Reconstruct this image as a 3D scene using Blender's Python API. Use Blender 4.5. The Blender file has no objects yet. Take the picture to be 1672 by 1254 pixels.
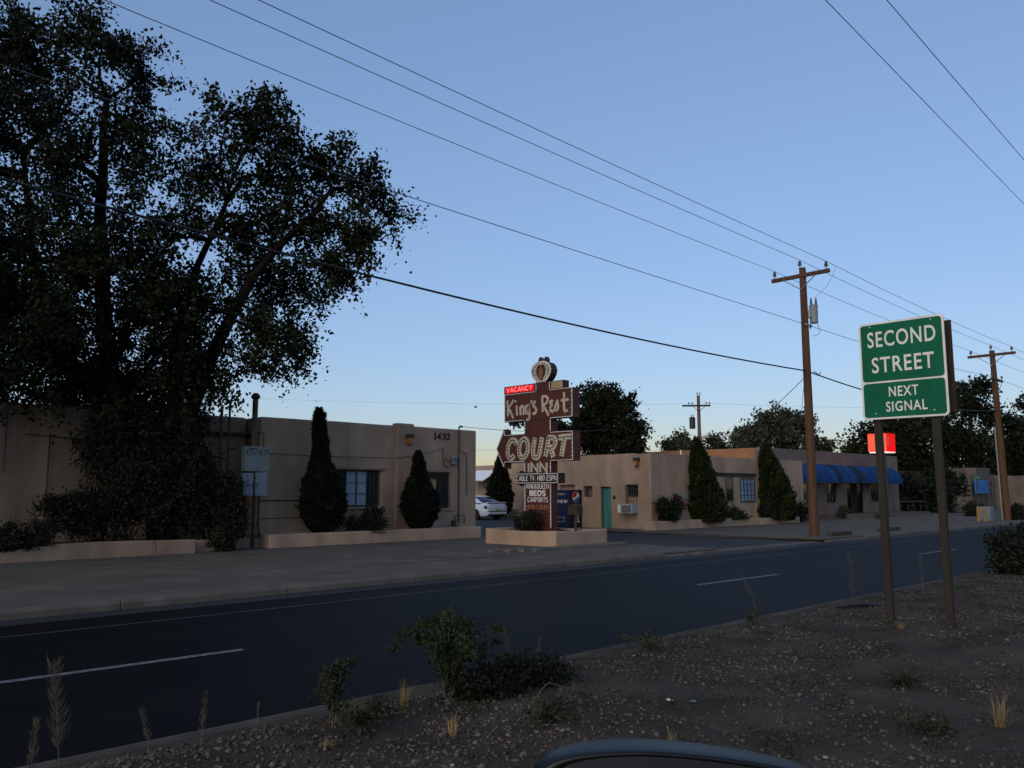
import bpy, bmesh, math, random
import numpy as np
from mathutils import Vector, Matrix, noise

random.seed(11)
rng = np.random.default_rng(11)
R = math.radians
scene = bpy.context.scene
col = scene.collection

# ------------------------------------------------------------------ camera
cam = bpy.data.cameras.new('camera')
camo = bpy.data.objects.new('camera', cam)
col.objects.link(camo)
camo.location = (0, 0, 1.75)
camo.rotation_euler = (R(90 + 7.303), 0, R(46.093 - 90))
cam.sensor_width = 36
cam.lens = 36 * 1350 / 1672
cam.clip_start = 0.05
cam.clip_end = 5000
scene.camera = camo
scene.render.resolution_x = 1024
scene.render.resolution_y = 768

# ------------------------------------------------------------------ light
SUN_EL, SUN_AZ = 1.5, 200.0        # azimuth from +X towards +Y: low behind the left-hand buildings
world = bpy.data.worlds.new('World')
scene.world = world
world.use_nodes = True
wn = world.node_tree
bg = wn.nodes['Background']
sky = wn.nodes.new('ShaderNodeTexSky')
sky.sky_type = 'NISHITA'
sky.sun_disc = False
sky.sun_elevation = R(SUN_EL)
sky.sun_rotation = R(90 - SUN_AZ)
sky.altitude = 2100
sky.air_density = 1.0
sky.dust_density = 0.8
sky.ozone_density = 2.0
sg = wn.nodes.new('ShaderNodeGamma'); sg.inputs[1].default_value = 0.6      # softer dusk contrast
wb = wn.nodes.new('ShaderNodeMix'); wb.data_type = 'RGBA'; wb.blend_type = 'MULTIPLY'; wb.inputs[0].default_value = 1
wb.inputs[7].default_value = (0.745, 0.805, 1.03, 1)                            # white balance
wn.links.new(sky.outputs[0], sg.inputs[0]); wn.links.new(sg.outputs[0], wb.inputs[6]); wn.links.new(wb.outputs[2], bg.inputs[0])
bg.inputs[1].default_value = 0.15
sun = bpy.data.lights.new('sun', 'SUN')
suno = bpy.data.objects.new('sun', sun)
col.objects.link(suno)
sun.energy = 0.46
sun.angle = R(50)
sun.color = (1.0, 0.85, 0.66)
GLOW_EL, GLOW_AZ = 24.0, 194.0                     # the broad afterglow sits above the sun itself
sd = Vector((math.cos(R(GLOW_AZ)) * math.cos(R(GLOW_EL)), math.sin(R(GLOW_AZ)) * math.cos(R(GLOW_EL)), math.sin(R(GLOW_EL))))
suno.rotation_euler = sd.to_track_quat('Z', 'Y').to_euler()
scene.view_settings.view_transform = 'Standard'
scene.view_settings.look = 'None'
scene.view_settings.exposure = 1.94
scene.view_settings.gamma = 1.0
scene.view_settings.use_curve_mapping = False

# ------------------------------------------------------------------ helpers
class MB:
    def __init__(s):
        s.v = []; s.f = []
    def add(s, v, f):
        o = len(s.v)
        s.v += [tuple(p) for p in v]
        s.f += [tuple(i + o for i in q) for q in f]
        return s
    def box(s, x0, x1, y0, y1, z0, z1):
        return s.add([(x0,y0,z0),(x1,y0,z0),(x1,y1,z0),(x0,y1,z0),(x0,y0,z1),(x1,y0,z1),(x1,y1,z1),(x0,y1,z1)],
                     [(0,3,2,1),(4,5,6,7),(0,1,5,4),(1,2,6,5),(2,3,7,6),(3,0,4,7)])
    def prism(s, pts, fr, a, b):
        n = len(pts)
        v = [fr(p[0], p[1], a) for p in pts] + [fr(p[0], p[1], b) for p in pts]
        f = [tuple(range(n))[::-1], tuple(range(n, 2*n))] + [(i, (i+1) % n, n+(i+1) % n, n+i) for i in range(n)]
        return s.add(v, f)
    def tube(s, path, r, n=8, cap=True):
        P = [Vector(p) for p in path]
        rr = r if isinstance(r, (list, tuple)) else [r]*len(P)
        v = []; f = []
        ref = Vector((0, 0, 1))
        t0 = (P[1]-P[0]).normalized()
        if abs(t0.z) > 0.9: ref = Vector((1, 0, 0))
        for i, p in enumerate(P):
            t = (P[min(i+1, len(P)-1)] - P[max(i-1, 0)])
            if t.length < 1e-9: t = Vector((0, 0, 1))
            t.normalize()
            a = t.cross(ref)
            if a.length < 1e-4: a = t.cross(Vector((0.3, 1, 0.2)))
            a.normalize(); b = t.cross(a)
            for k in range(n):
                an = 2*math.pi*k/n
                v.append(p + (a*math.cos(an) + b*math.sin(an))*rr[i])
        for i in range(len(P)-1):
            for k in range(n):
                f.append((i*n+k, i*n+(k+1) % n, (i+1)*n+(k+1) % n, (i+1)*n+k))
        if cap:
            f.append(tuple(range(n))[::-1]); f.append(tuple((len(P)-1)*n+k for k in range(n)))
        return s.add(v, f)
    def lathe(s, prof, c=(0, 0, 0), n=16):
        v = []; f = []
        for r, z in prof:
            for k in range(n):
                a = 2*math.pi*k/n
                v.append((c[0]+r*math.cos(a), c[1]+r*math.sin(a), c[2]+z))
        m = len(prof)
        for i in range(m-1):
            for k in range(n):
                f.append((i*n+k, i*n+(k+1) % n, (i+1)*n+(k+1) % n, (i+1)*n+k))
        f.append(tuple(range(n))[::-1]); f.append(tuple((m-1)*n+k for k in range(n)))
        return s.add(v, f)
    def build(s, name, mat, parent=None, bevel=0.0, seg=2, smooth=False, merge=False):
        me = bpy.data.meshes.new(name)
        me.from_pydata(s.v, [], s.f)
        bm = bmesh.new(); bm.from_mesh(me)
        if merge: bmesh.ops.remove_doubles(bm, verts=bm.verts, dist=1e-4)
        bmesh.ops.recalc_face_normals(bm, faces=bm.faces)
        bm.to_mesh(me); bm.free()
        o = link(name, me, mat, parent)
        if bevel:
            m = o.modifiers.new('bevel', 'BEVEL'); m.width = bevel; m.segments = seg; m.limit_method = 'ANGLE'; m.angle_limit = 0.6
        if smooth:
            me.polygons.foreach_set('use_smooth', [True]*len(me.polygons))
        return o

def link(name, me, mat, parent=None):
    o = bpy.data.objects.new(name, me)
    col.objects.link(o)
    if mat is not None and len(me.materials) == 0: me.materials.append(mat)
    if parent is not None:
        o.parent = parent
        if parent.type == 'EMPTY':
            o.matrix_parent_inverse = Matrix.Translation(-Vector(parent.location))
    return o

def np_mesh(name, V, Q):
    me = bpy.data.meshes.new(name)
    V = np.asarray(V, np.float32); Q = np.asarray(Q, np.int32)
    k = Q.shape[1]
    me.vertices.add(len(V)); me.vertices.foreach_set('co', V.ravel())
    me.loops.add(Q.size); me.loops.foreach_set('vertex_index', Q.ravel())
    me.polygons.add(len(Q)); me.polygons.foreach_set('loop_start', np.arange(0, Q.size, k, dtype=np.int32))
    me.polygons.foreach_set('loop_total', np.full(len(Q), k, np.int32))
    me.update(calc_edges=True); me.validate()
    return me

def tag(o, label, cat, group=None):
    o['label'] = label; o['category'] = cat
    if group: o['group'] = group
    return o
def struct(o, kind='structure'):
    o['kind'] = kind
    return o
def thing(name, label, cat, loc=(0, 0, 0), group=None):
    o = bpy.data.objects.new(name, None)
    o.empty_display_size = 0.2
    col.objects.link(o); o.location = loc
    return tag(o, label, cat, group)

def mat(name, c1, c2=None, scale=3.0, rough=0.85, bump=0.0, bscale=40.0, metal=0.0, island=0.0, spec=0.3, stretch=None, c3=None, emit=0.0, bdist=0.02, streak=0.0):
    m = bpy.data.materials.new(name); m.use_nodes = True
    nt = m.node_tree; N = nt.nodes; L = nt.links
    p = N['Principled BSDF']
    p.inputs['Roughness'].default_value = rough
    p.inputs['Metallic'].default_value = metal
    p.inputs['Specular IOR Level'].default_value = spec
    p.inputs['Base Color'].default_value = (*c1, 1)
    if c2 is not None or bump:
        tc = N.new('ShaderNodeTexCoord'); src = tc.outputs['Object']
    if c2 is not None:
        mp = N.new('ShaderNodeMapping'); L.new(src, mp.inputs[0])
        if stretch: mp.inputs['Scale'].default_value = stretch
        nz = N.new('ShaderNodeTexNoise'); nz.inputs['Scale'].default_value = scale; nz.inputs['Detail'].default_value = 7; nz.inputs['Roughness'].default_value = 0.62
        L.new(mp.outputs[0], nz.inputs['Vector'])
        cr = N.new('ShaderNodeValToRGB')
        cr.color_ramp.elements[0].position = 0.36; cr.color_ramp.elements[0].color = (*c1, 1)
        cr.color_ramp.elements[1].position = 0.66; cr.color_ramp.elements[1].color = (*c2, 1)
        if c3 is not None:
            e = cr.color_ramp.elements.new(0.76); e.color = (*c3, 1)
        L.new(nz.outputs['Fac'], cr.inputs[0])
        out = cr.outputs[0]
        if island:
            gi = N.new('ShaderNodeNewGeometry')
            mr = N.new('ShaderNodeMapRange'); mr.inputs['To Min'].default_value = 1-island; mr.inputs['To Max'].default_value = 1+island
            L.new(gi.outputs['Random Per Island'], mr.inputs[0])
            mx = N.new('ShaderNodeMix'); mx.data_type = 'RGBA'; mx.blend_type = 'MULTIPLY'; mx.inputs[0].default_value = 1
            L.new(out, mx.inputs[6]); L.new(mr.outputs[0], mx.inputs[7]); out = mx.outputs[2]
        L.new(out, p.inputs['Base Color'])
    if streak:
        mp2 = N.new('ShaderNodeMapping'); mp2.inputs['Scale'].default_value = (.9, .9, .13); L.new(src, mp2.inputs[0])
        ns = N.new('ShaderNodeTexNoise'); ns.inputs['Scale'].default_value = 1.6; ns.inputs['Detail'].default_value = 8; ns.inputs['Roughness'].default_value = .55
        L.new(mp2.outputs[0], ns.inputs['Vector'])
        rs_ = N.new('ShaderNodeMapRange'); rs_.inputs['From Min'].default_value = .32; rs_.inputs['From Max'].default_value = .62
        rs_.inputs['To Min'].default_value = 1-streak; rs_.inputs['To Max'].default_value = 1+streak*.25
        L.new(ns.outputs['Fac'], rs_.inputs[0])
        ms_ = N.new('ShaderNodeMix'); ms_.data_type = 'RGBA'; ms_.blend_type = 'MULTIPLY'; ms_.inputs[0].default_value = 1
        L.new(out, ms_.inputs[6]); L.new(rs_.outputs[0], ms_.inputs[7]); L.new(ms_.outputs[2], p.inputs['Base Color'])
    if bump:
        nb = N.new('ShaderNodeTexNoise'); nb.inputs['Scale'].default_value = bscale; nb.inputs['Detail'].default_value = 5
        L.new(src, nb.inputs['Vector'])
        b = N.new('ShaderNodeBump'); b.inputs['Strength'].default_value = bump; b.inputs['Distance'].default_value = bdist
        L.new(nb.outputs['Fac'], b.inputs['Height']); L.new(b.outputs[0], p.inputs['Normal'])
    if emit:
        p.inputs['Emission Color'].default_value = (*c1, 1); p.inputs['Emission Strength'].default_value = emit
    return m

def glass_mat(name, tint, refl=0.35):
    m = bpy.data.materials.new(name); m.use_nodes = True
    nt = m.node_tree; N = nt.nodes; L = nt.links
    for n in list(N):
        if n.type != 'OUTPUT_MATERIAL': N.remove(n)
    t = N.new('ShaderNodeBsdfTransparent'); t.inputs[0].default_value = (*tint, 1)
    g = N.new('ShaderNodeBsdfGlossy'); g.inputs['Roughness'].default_value = 0.06
    lw = N.new('ShaderNodeLayerWeight'); lw.inputs[0].default_value = refl
    tcn = N.new('ShaderNodeTexCoord')
    nz = N.new('ShaderNodeTexNoise'); nz.inputs['Scale'].default_value = 2.0; L.new(tcn.outputs['Object'], nz.inputs['Vector'])
    bp = N.new('ShaderNodeBump'); bp.inputs['Strength'].default_value = 0.08; bp.inputs['Distance'].default_value = 0.05
    L.new(nz.outputs['Fac'], bp.inputs['Height']); L.new(bp.outputs[0], g.inputs['Normal'])
    mx = N.new('ShaderNodeMixShader')
    L.new(lw.outputs['Fresnel'], mx.inputs[0]); L.new(t.outputs[0], mx.inputs[1]); L.new(g.outputs[0], mx.inputs[2])
    L.new(mx.outputs[0], N['Material Output'].inputs[0])
    return m

M = {}
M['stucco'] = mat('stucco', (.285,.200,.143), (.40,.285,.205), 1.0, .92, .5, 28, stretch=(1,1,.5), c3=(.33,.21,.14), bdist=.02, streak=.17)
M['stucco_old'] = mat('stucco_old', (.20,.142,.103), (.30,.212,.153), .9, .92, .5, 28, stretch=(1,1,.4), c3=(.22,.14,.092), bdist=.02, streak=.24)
M['stucco_d'] = mat('stucco_grey', (.14,.108,.098), (.185,.145,.13), 1.2, .92, .4, 30, streak=.14)
M['stucco_o'] = mat('stucco_orange', (.27,.125,.060), (.34,.165,.085), 1.0, .92, .3, 45)  # orange-lit look of the awning building's side, mixed into the colour
M['roof'] = mat('roof_felt', (.16,.14,.13), (.24,.21,.19), 2, .95)
M['asphalt'] = mat('asphalt', (.0026,.0024,.0023), (.0060,.0057,.0053), .8, .68, .4, 160, spec=.08, bdist=.006, stretch=(.25,1.4,1))
M['asphalt2'] = mat('asphalt_worn', (.016,.016,.0165), (.027,.0265,.026), .5, .8, .5, 120, spec=.25, bdist=.008)
M['concrete'] = mat('concrete', (.078,.067,.056), (.118,.103,.086), .8, .9, .35, 70, c3=(.092,.079,.066), spec=.15, streak=0)
M['kerb_pale'] = mat('kerb_pale', (.048,.043,.037), (.085,.077,.066), 2.2, .9, .4, 60, spec=.2)
M['kerb'] = mat('kerb_concrete', (.080,.071,.060), (.125,.112,.095), 2.2, .9, .4, 60, spec=.2)
M['dirt'] = mat('dirt', (.042,.033,.026), (.082,.065,.052), 1.7, .97, .9, 60, c3=(.060,.043,.033), spec=.1, bdist=.03)
M['soil'] = mat('soil', (.03,.022,.016), (.05,.038,.028), 4, .97, .8, 50, spec=.1)
M['ground'] = mat('ground', (.05,.041,.034), (.075,.062,.05), .3, .97, spec=.1)
M['line'] = mat('road_paint', (.06,.06,.063), (.20,.20,.21), 14, .7, spec=.2)
M['line_faint'] = mat('road_paint_worn', (.010,.010,.011), (.06,.06,.063), 7, .7, spec=.2)
M['stone'] = mat('gravel_stone', (.054,.045,.038), (.105,.089,.074), 1.3, .9, island=.6, c3=(.105,.052,.030), spec=.15)
M['pale_stone'] = mat('pale_stone', (.20,.19,.175), (.30,.28,.26), 9, .85, island=.4, spec=.2)
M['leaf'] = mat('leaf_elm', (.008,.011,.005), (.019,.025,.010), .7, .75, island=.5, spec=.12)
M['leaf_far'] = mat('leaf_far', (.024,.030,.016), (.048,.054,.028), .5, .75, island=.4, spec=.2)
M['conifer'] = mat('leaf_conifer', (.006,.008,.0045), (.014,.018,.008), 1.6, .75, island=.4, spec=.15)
M['conifer_tip'] = mat('leaf_conifer_bright', (.010,.015,.005), (.030,.040,.010), 1.6, .75, island=.4, spec=.15)
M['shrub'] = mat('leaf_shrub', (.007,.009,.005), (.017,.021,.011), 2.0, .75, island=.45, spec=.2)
M['weed'] = mat('leaf_weed', (.010,.018,.006), (.026,.040,.011), 5, .7, island=.4, spec=.2)
M['weed_grey'] = mat('leaf_weed_grey', (.020,.026,.014), (.042,.048,.026), 5, .8, island=.35, spec=.15)
M['straw'] = mat('straw', (.20,.135,.055), (.30,.22,.10), 8, .85, island=.35, spec=.2)
M['stalk'] = mat('dry_stalk', (.075,.062,.045), (.12,.10,.074), 8, .9, island=.3, spec=.15)
M['rose'] = mat('rose_petals', (.16,.012,.016), (.24,.04,.035), 9, .7, island=.3)
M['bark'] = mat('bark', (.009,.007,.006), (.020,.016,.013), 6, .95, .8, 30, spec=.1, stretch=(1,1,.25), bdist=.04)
M['pole'] = mat('pole_wood', (.062,.029,.015), (.105,.050,.026), 3, .85, .4, 40, stretch=(3,3,.25), c3=(.11,.058,.033))
M['pole2'] = mat('pole_wood_grey', (.095,.066,.050), (.14,.10,.078), 3, .88, .4, 40, stretch=(3,3,.25))
M['steel'] = mat('galvanised_steel', (.32,.34,.35), (.42,.44,.45), 6, .45, metal=.7, spec=.5)
M['tank'] = mat('grey_tank_paint', (.18,.205,.215), (.24,.265,.275), 4, .5, spec=.4)
M['insul'] = mat('porcelain', (.06,.05,.055), (.10,.09,.09), 6, .3, spec=.5)
M['wire'] = mat('wire', (.07,.07,.075), (.09,.09,.095), 4, .5, metal=.3)
M['cable'] = mat('black_cable', (.012,.012,.013), (.018,.018,.02), 4, .5)
M['maroon'] = mat('sign_maroon', (.060,.016,.013), (.085,.024,.018), 2.5, .6, spec=.3, c3=(.10,.030,.014))
M['sign_side'] = mat('sign_side', (.035,.017,.017), (.05,.025,.024), 3, .6)
M['sign_dark'] = mat('sign_dark', (.020,.010,.011), (.034,.016,.016), 3, .6)
M['cream'] = mat('letter_cream', (.36,.325,.27), (.52,.475,.41), 6, .55, spec=.3)
M['gold'] = mat('letter_gold', (.20,.115,.05), (.28,.17,.07), 6, .6)
M['white'] = mat('white_paint', (.55,.55,.54), (.75,.75,.73), 5, .55)
M['neon'] = mat('neon_tube_off', (.55,.57,.58), (.7,.72,.72), 5, .25, spec=.5)
M['bulb'] = mat('bulb_socket', (.006,.028,.036), (.01,.036,.045), 5, .5, spec=.2)
M['beige'] = mat('beige_panel', (.30,.215,.12), (.36,.26,.15), 4, .6)
M['crown_gold'] = mat('crown_amber', (.17,.075,.025), (.24,.11,.04), 6, .5)
M['red_neon'] = mat('red_neon_lit', (1.0,.16,.17), None, emit=.24)
M['red_glow'] = mat('red_glow_panel', (.80,.006,.010), None, emit=.075)
M['red_box_l'] = mat('red_lit_box', (1.0,.14,.06), None, emit=.085)
M['red_box_r'] = mat('red_lit_box_side', (.85,.004,.002), None, emit=.17)
M['tube_white'] = mat('lit_tube', (1.0,.75,.7), None, emit=.22)
M['teal'] = mat('teal_paint', (.030,.150,.125), (.050,.205,.170), 3, .6, .2, 30, stretch=(1,1,.3))
M['dark'] = mat('dark_void', (.008,.008,.009), (.012,.012,.013), 3, .9)
M['frame'] = mat('dark_frame', (.025,.022,.02), (.045,.04,.036), 5, .6)
M['frame_g'] = mat('grey_frame', (.07,.07,.07), (.1,.1,.1), 5, .6)
M['curtain'] = mat('curtain', (.60,.64,.70), (.80,.82,.85), 6, .9, stretch=(6,6,.3))
M['curtain_d'] = mat('curtain_dark', (.05,.045,.04), (.09,.08,.07), 6, .9, stretch=(6,6,.3))
M['glass'] = glass_mat('window_glass', (.80,.84,.88), .10)
M['lintel'] = mat('lintel_wood', (.022,.017,.014), (.045,.034,.027), 5, .85, .3, 40)
M['box_grey'] = mat('utility_box', (.115,.145,.165), (.155,.19,.21), 3, .55, spec=.4)
M['box_blue'] = mat('utility_box_blue', (.105,.155,.20), (.15,.21,.26), 4, .5, spec=.4)
M['spray_blue'] = mat('blue_spray', (.09,.13,.20), (.17,.20,.25), 9, .7)
M['black'] = mat('black_paint', (.010,.010,.011), (.018,.018,.019), 6, .5)
M['green'] = mat('sign_green', (.002,.092,.046), (.004,.122,.064), 2.5, .5, spec=.12, streak=.12)
M['signwhite'] = mat('sign_reflective_white', (.62,.60,.55), (.76,.73,.67), 4, .5, spec=.4)
M['post'] = mat('brown_post', (.022,.016,.011), (.036,.026,.018), 6, .75, spec=.25, stretch=(4,4,.6))
M['lamp_amber'] = mat('lamp_amber', (.30,.13,.02), (.38,.18,.03), 8, .4)
M['awning'] = mat('awning_blue', (.003,.040,.140), (.006,.058,.195), 2.2, .85, .3, 12, spec=.15, streak=.3)
M['awning_d'] = mat('awning_end', (.004,.018,.055), (.006,.024,.07), 2, .8)
M['vend_blue'] = mat('vending_blue', (.003,.008,.036), (.004,.012,.06), 3, .35, spec=.5)
M['vend_side'] = mat('vending_side', (.003,.004,.014), (.004,.006,.022), 3, .35, spec=.5)
M['logo_red'] = mat('logo_red', (.42,.01,.015), (.5,.014,.02), 5, .4)
M['logo_blue'] = mat('logo_blue', (.01,.05,.28), (.013,.06,.34), 5, .4)
M['ac'] = mat('ac_case', (.22,.24,.26), (.38,.40,.42), 22, .6)
M['car_white'] = mat('car_white', (.55,.60,.66), (.60,.65,.70), 2, .22, spec=.6)
M['car_glass'] = mat('car_glass', (.012,.018,.030), (.016,.022,.036), 2, .08, spec=.7)
M['tail'] = mat('tail_lamp', (.10,.006,.008), (.16,.01,.01), 6, .2, spec=.6)
M['tyre'] = mat('tyre', (.01,.01,.01), (.015,.015,.015), 6, .8)
M['plate'] = mat('number_plate', (.30,.22,.10), (.40,.30,.15), 12, .5)
M['sign_blue'] = mat('clinic_blue', (.012,.13,.36), (.018,.17,.44), 2, .5)
M['yellow'] = mat('yellow_paint', (.20,.12,.035), (.26,.16,.05), 5, .6)
M['street_green'] = mat('street_green', (.03,.22,.13), (.04,.26,.16), 5, .5)
M['cap_grey'] = mat('mirror_cap', (.005,.0065,.008), (.006,.0075,.0095), 3, .42, spec=.18)
M['cap_black'] = mat('mirror_rim', (.006,.006,.007), (.009,.009,.01), 3, .4)
M['mirror'] = mat('mirror_glass', (.5,.5,.52), None, rough=.02, metal=1.0)
M['timber'] = mat('old_timber', (.028,.022,.018), (.055,.044,.036), 5, .9, .3, 40)
M['brown_wall'] = mat('brown_wall', (.05,.03,.02), (.075,.045,.03), 2, .9)
M['stucco_far'] = mat('stucco_far', (.09,.075,.064), (.13,.108,.092), 1.2, .92)

FX = lambda X: (lambda u, v, w: (X - w, u, v))     # plane facing -X : u=Y, v=Z, w proud of the face
FY = lambda Y: (lambda u, v, w: (u, Y - w, v))     # plane facing -Y : u=X, v=Z

# ---- stroke lettering
def arc(cx, cy, rx, ry, a0, a1, n=8):
    return [(cx+rx*math.cos(R(a0+(a1-a0)*i/n)), cy+ry*math.sin(R(a0+(a1-a0)*i/n))) for i in range(n+1)]
GL = {
 'A': (.62, [[(0,0),(.31,1),(.62,0)], [(.12,.32),(.50,.32)]]),
 'B': (.54, [[(0,0),(0,1)], [(0,1),(.3,1)]+arc(.3,.76,.2,.24,90,-90)+[(0,.52)], [(.3,.52)]+arc(.3,.26,.24,.26,90,-90)+[(0,0)]]),
 'C': (.54, [arc(.28,.5,.28,.5,42,318,22)]),
 'D': (.56, [[(0,0),(0,1)], [(0,1),(.22,1)]+arc(.22,.5,.34,.5,90,-90,16)+[(0,0)]]),
 'E': (.46, [[(.46,1),(0,1),(0,0),(.46,0)], [(0,.52),(.40,.52)]]),
 'G': (.56, [arc(.28,.5,.28,.5,45,300,14)+[(.54,.2),(.54,.48),(.32,.48)]]),
 'H': (.54, [[(0,0),(0,1)], [(.54,0),(.54,1)], [(0,.52),(.54,.52)]]),
 'I': (.06, [[(.03,0),(.03,1)]]),
 'K': (.54, [[(0,0),(0,1)], [(.52,1),(0,.42)], [(.17,.60),(.54,0)]]),
 'L': (.44, [[(0,1),(0,0),(.44,0)]]),
 'M': (.66, [[(0,0),(0,1),(.33,.3),(.66,1),(.66,0)]]),
 'N': (.54, [[(0,0),(0,1),(.54,0),(.54,1)]]),
 'O': (.58, [arc(.29,.5,.29,.5,90,450,26)]),
 'P': (.50, [[(0,0),(0,1)], [(0,1),(.26,1)]+arc(.26,.74,.24,.26,90,-90)+[(0,.48)]]),
 'Q': (.60, [arc(.29,.5,.29,.5,90,450,26), [(.34,.24),(.60,-.06)]]),
 'R': (.54, [[(0,0),(0,1)], [(0,1),(.28,1)]+arc(.28,.75,.24,.25,90,-90)+[(0,.5)], [(.26,.5),(.54,0)]]),
 'S': (.52, [arc(.26,.75,.25,.25,25,262,14)+arc(.26,.25,.26,.25,82,-155,14)]),
 'T': (.54, [[(0,1),(.54,1)], [(.27,1),(.27,0)]]),
 'U': (.54, [[(0,1),(0,.28)]+arc(.27,.28,.27,.28,180,360,9)+[(.54,1)]]),
 'V': (.58, [[(0,1),(.29,0),(.58,1)]]),
 'W': (.78, [[(0,1),(.18,0),(.39,.8),(.60,0),(.78,1)]]),
 'X': (.56, [[(0,0),(.56,1)], [(0,1),(.56,0)]]),
 'Y': (.56, [[(0,1),(.28,.48),(.56,1)], [(.28,.48),(.28,0)]]),
 '&': (.50, [arc(.22,.8,.14,.18,-60,240,10)+[(.50,0)], [(.15,.62)]+arc(.22,.26,.22,.26,120,350,8)]),
 '.': (.10, [[(.05,0),(.05,.14)]]),
 '1': (.30, [[(.02,.82),(.18,1),(.18,0)], [(.0,0),(.36,0)]]),
 '2': (.50, [arc(.25,.74,.24,.26,160,-30,8)+[(0,0),(.50,0)]]),
 '3': (.50, [arc(.24,.75,.22,.25,150,-80,8), arc(.24,.26,.25,.26,80,-150,8)]),
 '4': (.52, [[(.38,0),(.38,1),(0,.3),(.52,.3)]]),
 'p': (.50, [[(0,-.4),(0,.7)], arc(.25,.35,.25,.35,90,450,14)]),
 'e': (.50, [[(.0,.35),(.5,.35)]+arc(.25,.35,.25,.35,0,310,12)]),
 's': (.42, [arc(.21,.53,.2,.17,30,270,8)+arc(.21,.18,.21,.18,70,-150,8)]),
 'i': (.08, [[(.04,0),(.04,.7)], [(.04,.86),(.04,.98)]]),
 ' ': (.28, []),
}
def ribbon(mb, pts, w, fr, d0, d1):
    P = [Vector((p[0], p[1])) for p in pts]
    q = [P[0]]
    for p in P[1:]:
        if (p-q[-1]).length > 1e-5: q.append(p)
    P = q
    if len(P) < 2: return
    closed = (P[0]-P[-1]).length < 1e-4 and len(P) > 3
    if closed: P = P[:-1]
    n = len(P); Lf = []; Rt = []
    for i in range(n):
        a = P[i-1] if (i > 0 or closed) else None
        b = P[(i+1) % n] if (i < n-1 or closed) else None
        d1_ = (P[i]-a).normalized() if a is not None else None
        d2_ = (b-P[i]).normalized() if b is not None else None
        if d1_ is None: d1_ = d2_
        if d2_ is None: d2_ = d1_
        n1 = Vector((-d1_.y, d1_.x)); n2 = Vector((-d2_.y, d2_.x))
        m = n1+n2
        if m.length < 1e-3: m = n1
        m.normalize()
        k = min(1.0/max(m.dot(n1), .45), 2.0)
        Lf.append(P[i]+m*k*w/2); Rt.append(P[i]-m*k*w/2)
    v = []
    for i in range(n):
        v += [fr(Lf[i].x, Lf[i].y, d0), fr(Rt[i].x, Rt[i].y, d0), fr(Lf[i].x, Lf[i].y, d1), fr(Rt[i].x, Rt[i].y, d1)]
    f = []
    for i in range(n if closed else n-1):
        a = 4*i; b = 4*((i+1) % n)
        f += [(a+2, a+3, b+3, b+2), (a, b, b+1, a+1), (a, a+2, b+2, b), (a+1, b+1, b+3, a+3)]
    if not closed:
        f += [(0, 1, 3, 2), (4*n-4, 4*n-2, 4*n-1, 4*n-3)]
    mb.add(v, f)
def text(s, fr, u0, u1, v0, h, sw, d0=.001, d1=.012, gap=.20, shear=0.0):
    """stroke lettering between u0 and u1 (u1<u0 reads towards -u), baseline v0, cap height h"""
    tot = 0
    for i, c in enumerate(s): tot += GL[c][0] + (gap if i < len(s)-1 else 0)
    k = (u1-u0)/tot
    mb = MB(); x = 0; j = 0
    for c in s:
        for st in GL[c][1]:
            j += 1
            ribbon(mb, [(u0+(x+p[0]+shear*p[1])*k, v0+p[1]*h) for p in st], sw, fr, d0, d1+.0006*(j % 7))
        x += GL[c][0]+gap
    return mb

def font_text(body, fr, u0, u1, v0, h, d0, d1, bold=.012):
    cu = bpy.data.curves.new('lettering', 'FONT'); cu.body = body; cu.size = 1; cu.offset = bold; cu.space_character = 1.12; cu.resolution_u = 4
    ob = bpy.data.objects.new('lettering_source', cu)
    me = bpy.data.meshes.new_from_object(ob)
    V = np.array([tuple(v.co) for v in me.vertices]); F = [tuple(p.vertices) for p in me.polygons]
    a = V.min(0); b = V.max(0)
    P = [(u0+(v[0]-a[0])/(b[0]-a[0])*(u1-u0), v0+(v[1]-a[1])/(b[1]-a[1])*h) for v in V]
    bpy.data.objects.remove(ob); bpy.data.meshes.remove(me); bpy.data.curves.remove(cu)
    k = len(P)
    ec = {}
    for f in F:
        for i in range(len(f)):
            e = (f[i], f[(i+1) % len(f)]); ec[tuple(sorted(e))] = ec.get(tuple(sorted(e)), 0)+1
    side = [(a_, b_, b_+k, a_+k) for (a_, b_), c_ in ec.items() if c_ == 1]
    return MB().add([fr(p[0], p[1], d1) for p in P]+[fr(p[0], p[1], d0) for p in P], F+side)
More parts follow.
